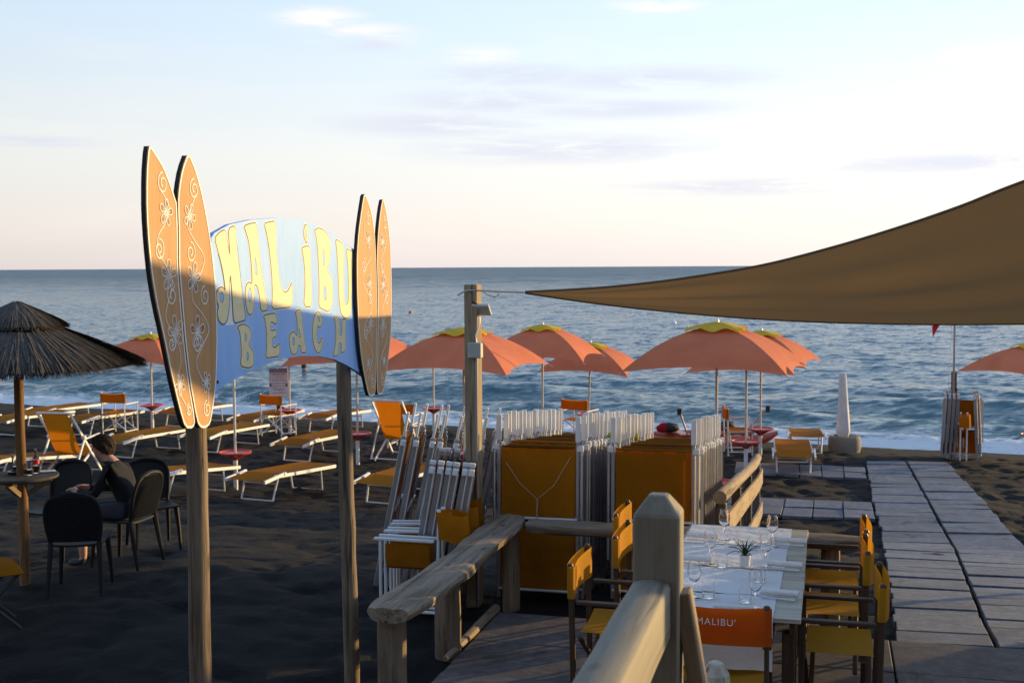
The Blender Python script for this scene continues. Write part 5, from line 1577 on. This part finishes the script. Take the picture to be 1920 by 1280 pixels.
mb = MB(); mb.box((0, 0, 0.002), (0.135, 0.09, 0.004)); mb.build('cover', M['ashtray'], a_)

def make_plastic_chair():
    o = empty('plastic_chair', (0, 0, 0), 0, '', 'chair', 'black rattan look plastic chairs')
    bp = M['black_plastic']
    def outline(t):       # back frame, from left foot of the back over the top to the right
        pts = [(-0.20, -0.20, 0.45), (-0.225, -0.235, 0.60), (-0.225, -0.27, 0.74), (-0.17, -0.295, 0.84), (0.0, -0.305, 0.88), (0.17, -0.295, 0.84), (0.225, -0.27, 0.74), (0.225, -0.235, 0.60), (0.20, -0.20, 0.45)]
        return pts
    fr = cat3([Vector(p) for p in outline(0)], 5)
    mb = MB(); mb.path(fr, 0.019, 8); mb.build('back_frame', bp, o, True)
    # woven back: thin curved shell with raised strips
    def bk(x, z):
        t = (z - 0.45) / 0.43
        return Vector((x, -0.20 - 0.105 * t ** 0.85 - 0.025 * (1 - (x / 0.22) ** 2), z))
    def half(z):
        if z < 0.74: return 0.205 + 0.02 * min(1, (z - 0.45) / 0.15)
        return 0.225 * math.sqrt(max(0.0, 1 - ((z - 0.72) / 0.165) ** 2.4))
    mb = MB()
    zs = [0.47 + 0.385 * j / 24 for j in range(25)]
    for z in zs:
        h = half(z)
        mb.path([bk(-h + 2 * h * i / 10, z) for i in range(11)], 0.0062, 4, False)
    for i in range(27):
        x = -0.2 + 0.4 * i / 26
        pts = [bk(x, z) + Vector((0, 0.004 * (1 if (i + j) % 2 else -1), 0)) for j, z in enumerate(zs) if half(z) > abs(x)]
        if len(pts) > 2: mb.path(pts, 0.0052, 4, False)
    bw = mb.build('back_weave', bp, o); bw['kind'] = 'stuff'
    P = [[bk(-half(z) * 0.99 + 2 * half(z) * 0.99 * i / 10, z) + Vector((0, 0.006, 0)) for i in range(11)] for z in zs]
    mb = MB(); mb.grid(P, 0.003); mb.build('back_shell', bp, o, True)
    P = [[Vector((x, y, 0.445 - 0.012 * (1 - (x / 0.23) ** 2) + (0.012 * (y / 0.22) if y > 0 else 0))) for y in [-0.21 + 0.44 * j / 8 for j in range(9)]] for x in [0.225 * (-1 + 2 * i / 8) for i in range(9)]]
    mb = MB(); mb.grid(P, 0.018); mb.build('seat', bp, o, True)
    for sx in (-1, 1):
        mb = MB(); mb.path([(sx * 0.195, 0.19, 0.435), (sx * 0.215, 0.21, 0.2), (sx * 0.225, 0.225, 0.0)], [0.026, 0.02, 0.016], 6); mb.build('leg', bp, o, True)
        mb = MB(); mb.path([(sx * 0.20, -0.20, 0.45), (sx * 0.215, -0.24, 0.2), (sx * 0.225, -0.28, 0.0)], [0.026, 0.021, 0.016], 6); mb.build('leg', bp, o, True)
    return o
PC0 = make_plastic_chair()
pcs = [((147, 1098), 9.4, R(8), 'black rattan look chair with its back to the boardwalk, next to the parasol pole'),
       ((232, 1050), 10.35, R(74), 'black rattan look chair in which the person sits'),
       ((286, 1000), 11.3, R(-150), 'black chair with a sunlit seat next to the open lounger'),
       ((104, 1000), 10.75, R(165), 'black chair on the sea side of the thatched parasol table')]
chairs_p = []
for i, (q, Y, rz, l) in enumerate(pcs):
    o = PC0 if i == 0 else copy_tree(PC0)
    c = at_y(q[0], 900, Y); c.z = zb(c.x, c.y)
    o.location = c; o.rotation_euler = (0, 0, rz); o.scale = (0.9, 0.9, 0.93); o['label'] = l; chairs_p.append(o)
# low folding stool with an orange cushion at the edge
c = at_y(-28, 1000, 8.5); c.z = zb(c.x, c.y)
stl = empty('folding_stool', c, R(30), 'dark folding stool with an orange cushion near the thatched parasol', 'stool')
for y in (-0.16, 0.16):
    for sx in (-1, 1):
        mb = MB(); mb.tube((sx * -0.2, y, 0.0), (sx * 0.2, y * 0.98, 0.40), 0.013, None, 8); mb.build('leg', M['dark_cable'], stl, True)
mb = MB()
P = [[Vector((0.23 * (-1 + 2 * i / 10), 0.2 * (-1 + 2 * j / 8), 0.405 + 0.075 * (max(0, (1 - (2 * i / 10 - 1) ** 4)) * max(0, (1 - (2 * j / 8 - 1) ** 4))) ** 0.5)) for j in range(9)] for i in range(11)]
mb.grid(P, 0.01); mb.build('cushion', M['canvas'], stl, True)

def make_person(loc, rz):
    V = []; Ed = []; Rd = []
    def v(p, r, par=None):
        V.append(Vector(p)); Rd.append(r if isinstance(r, tuple) else (r, r))
        if par is not None: Ed.append((par, len(V) - 1))
        return len(V) - 1
    pel = v((0, -0.07, 0.545), (0.155, 0.12))
    wa = v((0, -0.03, 0.68), (0.135, 0.10), pel)
    ch = v((0, 0.05, 0.83), (0.155, 0.11), wa)
    nb = v((0, 0.115, 0.955), (0.085, 0.075), ch)
    ne = v((0, 0.15, 1.005), 0.052, nb)
    jw = v((0, 0.20, 1.045), (0.062, 0.066), ne)
    hd = v((0, 0.225, 1.105), (0.076, 0.092), jw)
    tp = v((0, 0.215, 1.165), (0.062, 0.072), hd)
    for s_ in (-1, 1):
        sh = v((s_ * 0.165, 0.075, 0.90), 0.062, ch)
        el = v((s_ * 0.225, 0.20, 0.68), 0.043, sh)
        wr = v((s_ * 0.12, 0.40, 0.70), 0.028, el)
        pm = v((s_ * 0.085, 0.455, 0.715), (0.034, 0.02), wr)
        for k in range(4):
            f1_ = v((s_ * (0.085 - 0.018 * (k - 1.5)), 0.50, 0.725 - 0.004 * abs(k - 1.5)), 0.0085, pm)
            v((s_ * (0.075 - 0.018 * (k - 1.5)), 0.525, 0.705), 0.0075, f1_)
        v((s_ * 0.045, 0.465, 0.735), 0.010, pm)
        hp = v((s_ * 0.085, -0.02, 0.515), 0.092, pel)
        kn = v((s_ * 0.125, 0.37, 0.515), 0.062, hp)
        cf = v((s_ * 0.125, 0.37, 0.33), 0.055, kn)
        an = v((s_ * 0.125, 0.36, 0.095), 0.037, cf)
        hl = v((s_ * 0.125, 0.37, 0.045), 0.04, an)
        v((s_ * 0.13, 0.51, 0.035), (0.042, 0.030), hl)
    me = bpy.data.meshes.new('body'); me.from_pydata([tuple(p) for p in V], Ed, [])
    o = bpy.data.objects.new('tmp_body', me); col.objects.link(o)
    md = o.modifiers.new('skin', 'SKIN'); md.use_smooth_shade = True
    for i, r in enumerate(Rd): me.skin_vertices[0].data[i].radius = r
    me.skin_vertices[0].data[0].use_root = True
    sb = o.modifiers.new('sub', 'SUBSURF'); sb.levels = 2; sb.render_levels = 2
    dg = bpy.context.evaluated_depsgraph_get(); dg.update()
    m2 = bpy.data.meshes.new_from_object(o.evaluated_get(dg)); bpy.data.objects.remove(o)
    # a nose and brow pulled out of the head
    for q in m2.vertices:
        p = q.co
        if abs(p.x) < 0.022 and p.y > 0.27 and 1.05 < p.z < 1.12: p.y += 0.028 * (1 - abs(p.x) / 0.022) * (1 - abs(p.z - 1.075) / 0.045 if abs(p.z - 1.075) < 0.045 else 0)
    m2.materials.clear()
    for k in ('skin', 'black_shirt', 'shorts', 'shoe'): m2.materials.append(M[k])
    for f in m2.polygons:
        c = f.center
        k = 0
        if c.z < 0.075: k = 3
        elif c.z < 0.62 and c.y < 0.33 and c.z > 0.40: k = 2
        elif c.z > 0.56 and c.y < 0.40 and c.z < 0.985 and (c.y < 0.19 or abs(c.x) > 0.10): k = 1
        f.material_index = k; f.use_smooth = True
    root = empty('person', loc, rz, 'person in a black T-shirt sitting bent forward at the thatched table', 'person')
    bd = bpy.data.objects.new('body', m2); col.objects.link(bd); bd.parent = root
    # hair: cap of short tufts over the skull
    mb = MB(); P = []
    c0 = Vector((0, 0.205, 1.112)); rd2 = random.Random(2)
    for i in range(15):
        row = []
        for j in range(24):
            th_ = i / 14 * 2.35; ph = j / 23 * 6.2832
            fwd = math.cos(ph)
            tt = th_ * (0.50 + 0.50 * (0.5 - 0.5 * fwd)) 
            r = 0.114 * (1 + 0.04 * math.sin(9 * ph + 5 * th_) + rd2.uniform(-0.03, 0.04)) * (1.0 if i < 14 else 0.97)
            row.append(c0 + Vector((math.sin(ph) * math.sin(tt) * r * 0.88, math.cos(ph) * math.sin(tt) * r * (0.96 if fwd > 0 else 1.08), math.cos(tt) * r * 1.0)))
        P.append(row)
    mb.grid(P)
    for _ in range(900):          # short strands lying over the cap
        i = rd2.randrange(1, 12); j = rd2.randrange(24)
        pts = [P[min(14, i + k)][j].lerp(P[min(14, i + k)][(j + 1) % 24], rd2.random()) for k in range(3)]
        up_ = [(p_ - c0).normalized() for p_ in pts]
        l_ = [p_ + u_ * (0.003 + 0.011 * k / 2 * rd2.random()) for k, (p_, u_) in enumerate(zip(pts, up_))]
        sd = (l_[1] - l_[0]).cross(up_[0])
        sd = sd.normalized() * 0.0035 if sd.length > 1e-9 else Vector((0.0035, 0, 0))
        mb.add([l_[0] - sd, l_[0] + sd, l_[1] + sd, l_[1] - sd, l_[2]], [(0, 1, 2, 3), (3, 2, 4)])
    mb.build('hair', M['hair'], root, True)
    for s_ in (-1, 1):
        mb = MB(); mb.lathe([(0.0, -0.008), (0.012, -0.006), (0.017, 0.0), (0.012, 0.006), (0.0, 0.004)], 10)
        for q in mb.v:
            q.xyz = (s_ * (0.078 + q.z), 0.195 + q.x * 0.8, 1.075 + q.y * 1.5)
        mb.build('ear', M['skin'], root, True)
        mb = MB(); mb.lathe([(0.0, -0.007), (0.006, -0.003), (0.006, 0.003), (0.0, 0.007)], 8)
        for q in mb.v: q.xyz = (q.x + s_ * 0.03, 0.292 + q.y * 0.6, 1.098 + q.z)
        mb.build('eye', M['dark_cable'], root, True)
    mb = MB(); mb.path([(-0.022, 0.272, 1.043), (0, 0.282, 1.042), (0.022, 0.272, 1.043)], 0.005, 5); mb.build('mouth', M['petal_paint'], root, True)
    return root
pch = chairs_p[1]
make_person(Vector(pch.location) + Vector((0, 0, -0.005)), R(84)).scale = (0.92, 0.92, 0.93)

# ------------------------------------------------------------------ things along the shore
def sand_y(px, Y):
    q = at_y(px, 700, Y); return ground(q)
c = sand_y(1585, 23.0)
cp = empty('closed_parasol', c, 0, 'closed parasol in a white cover standing in a round concrete tub', 'parasol')
mb = MB(); mb.lathe([(0.0, 0.0), (0.29, 0.0), (0.31, 0.08), (0.31, 0.24), (0.285, 0.31), (0.24, 0.31), (0.23, 0.25), (0.0, 0.25)], 24); mb.build('tub', M['concrete_pot'], cp, True)
mb = MB(); mb.tube((-0.02, 0, 0.1), (-0.05, 0, 1.45), 0.024, None, 10); mb.build('pole', M['pole_paint'], cp, True)
P = []
for j in range(13):
    t = j / 12; z = 0.30 + 1.22 * t; row = []
    for i in range(25):
        a = 6.2832 * i / 24
        r = (0.135 - 0.070 * t) * (1 + 0.10 * math.sin(5 * a + 3 * t) * (1 - t) + 0.03 * math.sin(11 * a))
        if j == 0: r *= 0.72
        row.append(Vector((-0.02 - 0.03 * t + r * math.cos(a), r * math.sin(a), z)))
    P.append(row)
P.append([Vector((-0.05, 0, 1.53)) for i in range(25)])
mb = MB(); mb.grid(P); mb.build('cover', M['parasol_cover'], cp, True)

c = sand_y(1789, 22.6)
fm_ = empty('flag_mast', c, 0, 'flag mast on a timber stake with a red flag under the sail', 'flag')
mb = MB(); mb.beam((0, 0, -0.2), (0, 0, 1.62), 0.085, 0.085, (0, 1, 0)); mb.build('stake', M['weathered'], fm_, bevel=0.005)
mb = MB(); mb.tube((-0.03, -0.065, 1.0), (-0.03, -0.065, 4.1), 0.022, 0.016, 8); mb.build('mast', M['mast'], fm_, True)
mb = MB(); mb.tube((-0.13, -0.07, 1.3), (-0.04, -0.07, 4.05), 0.003, None, 4); mb.build('halyard', M['rope'], fm_)
P = [[Vector((-0.05 - 0.40 * i / 10 + 0.0 * j, -0.065 + 0.03 * math.sin(i * 0.9 + j * 0.4), 2.95 - 0.05 * j - 0.48 * (i / 10) ** 1.4)) for j in range(5)] for i in range(11)]
mb = MB(); mb.grid(P, 0.002); mb.build('flag_cloth', M['flag'], fm_, True)
mb = MB(); mb.box((0, 0, 1.28), (0.10, 0.10, 0.05)); mb.build('strap', M['dark_cable'], fm_)
# folded furniture round the mast
for i in range(4):
    c = sand_y(1768 + 7 * i, 22.2 + 0.05 * i)
    o = copy_tree(FS); o.location = c; o.rotation_euler = (R(3), 0, R(68 + 1.5 * i)); tag(o, 'folded white lounger standing edge-on against the flag mast', 'sun lounger', 'folded loungers round the flag mast')
c = sand_y(1807, 22.0); o = copy_tree(FS); o.location = c; o.rotation_euler = (R(-4), 0, R(-14)); tag(o, 'folded orange lounger facing the walkway in front of the flag mast', 'sun lounger', 'folded loungers round the flag mast')
o.scale = (0.95, 0.95, 0.92)
c = sand_y(1806, 21.8); o = copy_tree(FD); o.location = c; o.rotation_euler = (0, 0, R(-14)); tag(o, 'folded director chair leaning in front of the flag mast loungers', 'chair', 'folded furniture round the flag mast')
c = sand_y(1835, 22.0)
for i in range(2):
    q = copy_tree(FS); q.location = c + Vector((0.07 * i, 0.05 * i, 0)); q.rotation_euler = (R(-3), 0, R(69)); tag(q, 'folded white lounger propped on the far side of the flag mast', 'sun lounger', 'folded loungers round the flag mast')

c = sand_y(1325, 23.6)
c.z -= 0.10
bt = empty('rescue_boat', c, R(12), 'low orange red rescue boat with raised oars at the water edge', 'boat')
for sy in (-1, 1):
    P = []
    for i in range(17):
        t = i / 16; x = -1.3 + 2.6 * t
        k = math.sin(math.pi * min(1, max(0, t * 0.96 + 0.02))) ** 0.45
        row = []
        for j in range(13):
            a = 6.2832 * j / 12
            row.append(Vector((x, sy * 0.45 + 0.17 * k * math.cos(a), 0.20 + 0.16 * (2 * t - 1) ** 4 + 0.16 * k * math.sin(a))))
        P.append(row)
    mb = MB(); mb.grid(P); mb.build('float', M['boat_red'], bt, True, recalc=True)
for x in (-0.6, 0.1, 0.7):
    mb = MB(); mb.box((x, 0, 0.385), (0.22, 1.0, 0.035)); mb.build('thwart', M['boat_red'], bt, bevel=0.006)
for sx, tx in ((-0.55, -0.30), (0.62, 0.34)):
    x1 = sx + (-0.18 if sx < 0 else 0.42)
    mb = MB(); mb.tube((sx, -0.42, 0.38), (x1, -0.5, 0.82), 0.018, None, 8); oar = mb.build('oar', M['mast'], bt, True)
    mb = MB(); mb.box((x1 + (x1 - sx) * 0.1, -0.5, 0.85), (0.09, 0.02, 0.13)); mb.build('grip_pad', M['dark_cable'], oar, bevel=0.004)
for x, w, m_, l in ((-0.82, 0.42, 'boat_dark', 'dark bag with red end lying on the rescue boat'), (0.38, 0.36, 'boat_dark', 'dark round bag lying in the middle of the rescue boat')):
    q = Vector(c) + Matrix.Rotation(R(12), 3, 'Z') @ Vector((x, -0.1, 0.40))
    bg = empty('bag', q, R(15), l, 'bag')
    mb = MB(); mb.path([(-w / 2, 0, 0.08), (-w / 2 + 0.05, 0, 0.09), (0, 0, 0.10), (w / 2 - 0.05, 0, 0.085), (w / 2, 0, 0.06)], [0.05, 0.09, 0.10, 0.08, 0.03], 12); mb.build('bag_body', M[m_], bg, True)
    if x < 0:
        mb = MB(); mb.path([(-w / 2 - 0.035, 0, 0.075), (-w / 2 + 0.06, 0, 0.092), (-w / 2 + 0.12, 0, 0.10)], [0.05, 0.094, 0.102], 12); mb.build('bag_end', M['flag'], bg, True)

c = sand_y(522, 25.6)
nt_ = empty('notice_board', c, R(4), 'blue and white beach notice on a thin post by the water', 'sign')
zt_ = at_y(522, 690, 25.6).z - c.z; zb_ = at_y(522, 744, 25.6).z - c.z
mb = MB(); mb.tube((0.02, 0.03, -0.2), (0.02, 0.03, zt_ + 0.02), 0.02, None, 8); mb.build('post', M['mast'], nt_, True)
mb = MB(); mb.box((0, 0, (zt_ + zb_) / 2), (0.40, 0.012, zt_ - zb_)); bd = mb.build('panel', M['sign_white'], nt_)
H_ = zt_ - zb_
mb = MB(); mb.box((0, -0.0085, zt_ - 0.045), (0.385, 0.004, 0.075)); mb.build('header', M['sign_blue'], bd)
text_mesh('ATTENZIONE', 0.062, M['white_paint'], bd, (0, -0.0115, zt_ - 0.045), (R(90), 0, 0))
mb = MB(); mb.box((0, -0.0085, zt_ - 0.36), (0.385, 0.004, 0.068)); mb.build('header', M['sign_blue'], bd)
mb = MB(); mb.box((0, -0.011, zt_ - 0.36), (0.30, 0.003, 0.05)); mb.build('band', M['sign_white'], bd)
for k, zz in enumerate((0.11, 0.14, 0.20, 0.26, 0.44, 0.47, 0.53)):
    mb = MB(); mb.box((0, -0.0075, zt_ - zz), (0.30 - 0.05 * (k % 3), 0.002, 0.010)); mb.build('print_line', M['sign_blue'], bd)
mb = MB(); mb.box((0.03, -0.01, zb_ - 0.24), (0.17, 0.012, 0.13)); b2 = mb.build('small_panel', M['dark_cable'], nt_)
mb = MB(); mb.box((0.03, -0.0185, zb_ - 0.24), (0.022, 0.004, 0.14), rot=Matrix.Rotation(R(28), 3, 'Y')); mb.build('stripe', M['sign_white'], b2)

def buoy(px, py, r, mat, label):
    q = at_z(px, py, SEA + 0.1)
    o = empty('buoy', (q.x, q.y, SEA), 0, label, 'buoy')
    mb = MB(); mb.lathe([(0, -r * 0.8), (r * 0.8, -r * 0.5), (r, 0.0), (r * 0.85, r * 0.55), (r * 0.35, r * 0.95), (r * 0.2, r * 1.3), (0, r * 1.32)], 14); mb.build('float', mat, o, True)
buoy(769, 584, 0.16, M['red_plastic'], 'small red buoy floating far out at sea')
buoy(1263, 603, 0.20, M['white_plastic'], 'small white buoy floating far out at sea')
q = at_z(570, 693, SEA + 0.1)
sw = empty('person', (q.x, q.y, SEA), R(0), 'swimmer far out with only head and shoulders above the water', 'person')
mb = MB(); mb.lathe([(0, -0.30), (0.20, -0.25), (0.19, -0.06), (0.10, 0.03), (0.055, 0.06), (0.055, 0.10), (0.08, 0.14), (0.092, 0.20), (0.085, 0.27), (0.05, 0.32), (0, 0.33)], 16); mb.build('body', M['skin'], sw, True)
mb = MB(); mb.lathe([(0.097, 0.17), (0.10, 0.22), (0.094, 0.28), (0.055, 0.335), (0, 0.345)], 16); mb.build('hair', M['hair'], sw, True)

# rolled striped mat on the packed row
c = dk(0.62, 1.75); c.z = zb(c.x, c.y) + 1.30
rm = empty('rolled_mat', c, DRZ, 'rolled yellow green beach mat lying on the packed loungers', 'mat')
mb = MB(); mb.tube((-0.17, 0, 0.035), (0.17, 0.02, 0.035), 0.035, None, 12); mb.build('roll', M['towel'], rm, True)

# row of timber cabins added out of view, to throw long shade over the deck
for k in range(3):
    c = Vector((8.3 + 0.5 * k, 6.2 + 2.1 * k, 0)); c.z = zb(c.x, c.y)
    cb = empty('beach_cabin', c, R(-14), ['narrow timber beach cabin closest to the high sail corner', 'narrow timber beach cabin in the middle of the row', 'narrow timber beach cabin nearest the sea'][k], 'cabin', 'beach cabins')
    w, d_, h = 1.5, 1.55, 2.25
    for sx in (-1, 1):
        mb = MB(); mb.box((sx * w / 2, 0, h / 2), (0.05, d_, h)); mb.build('wall', M['pine'], cb)
    for sy in (-1, 1):
        mb = MB(); mb.box((0, sy * (d_ / 2 - 0.026), h / 2), (w - 0.052, 0.05, h)); mb.build('wall', M['pine'], cb)
    for sx in (-1, 1):
        mb = MB(); mb.beam((0, -d_ / 2 - 0.12, h + 0.0), (0, d_ / 2 + 0.12, h + 0.0), 0.9, 0.04)
        m4 = Matrix.Rotation(R(sx * 22), 3, 'Y')
        for q in mb.v: q.xyz = m4 @ (q - Vector((0, 0, h))) + Vector((sx * 0.41, 0, h + 0.175))
        mb.build('roof_slope', M['weathered'], cb)
    mb = MB(); mb.box((-w / 2 - 0.028, 0, 0.98), (0.02, 0.75, 1.9)); dr = mb.build('door', M['planed'], cb)
    mb = MB(); mb.box((-w / 2 - 0.05, 0.28, 0.95), (0.025, 0.03, 0.10)); mb.build('handle', M['rust'], dr)

# restaurant terrace added unseen behind the viewer, its roof darkening the foreground
rs = empty('restaurant', (0, -4.0, 0), 0, 'roofed timber restaurant terrace above the deck', 'building')
mb = MB(); mb.box((0, -2.5, 2.0), (17.0, 0.2, 4.1)); mb.build('back_wall', M['planed'], rs)
mb = MB(); mb.box((0, 0.85, 0.92), (17.0, 6.4, 0.16)); mb.build('terrace_floor', M['weathered'], rs)
mb = MB(); mb.box((0, 1.2, 4.1), (17.4, 8.0, 0.12)); mb.build('roof', M['weathered'], rs)
for x in (-8.2, -4.1, 4.1, 8.2):
    mb = MB(); mb.box((x, 4.6, 2.01), (0.16, 0.16, 4.06)); mb.build('roof_post', M['planed'], rs)
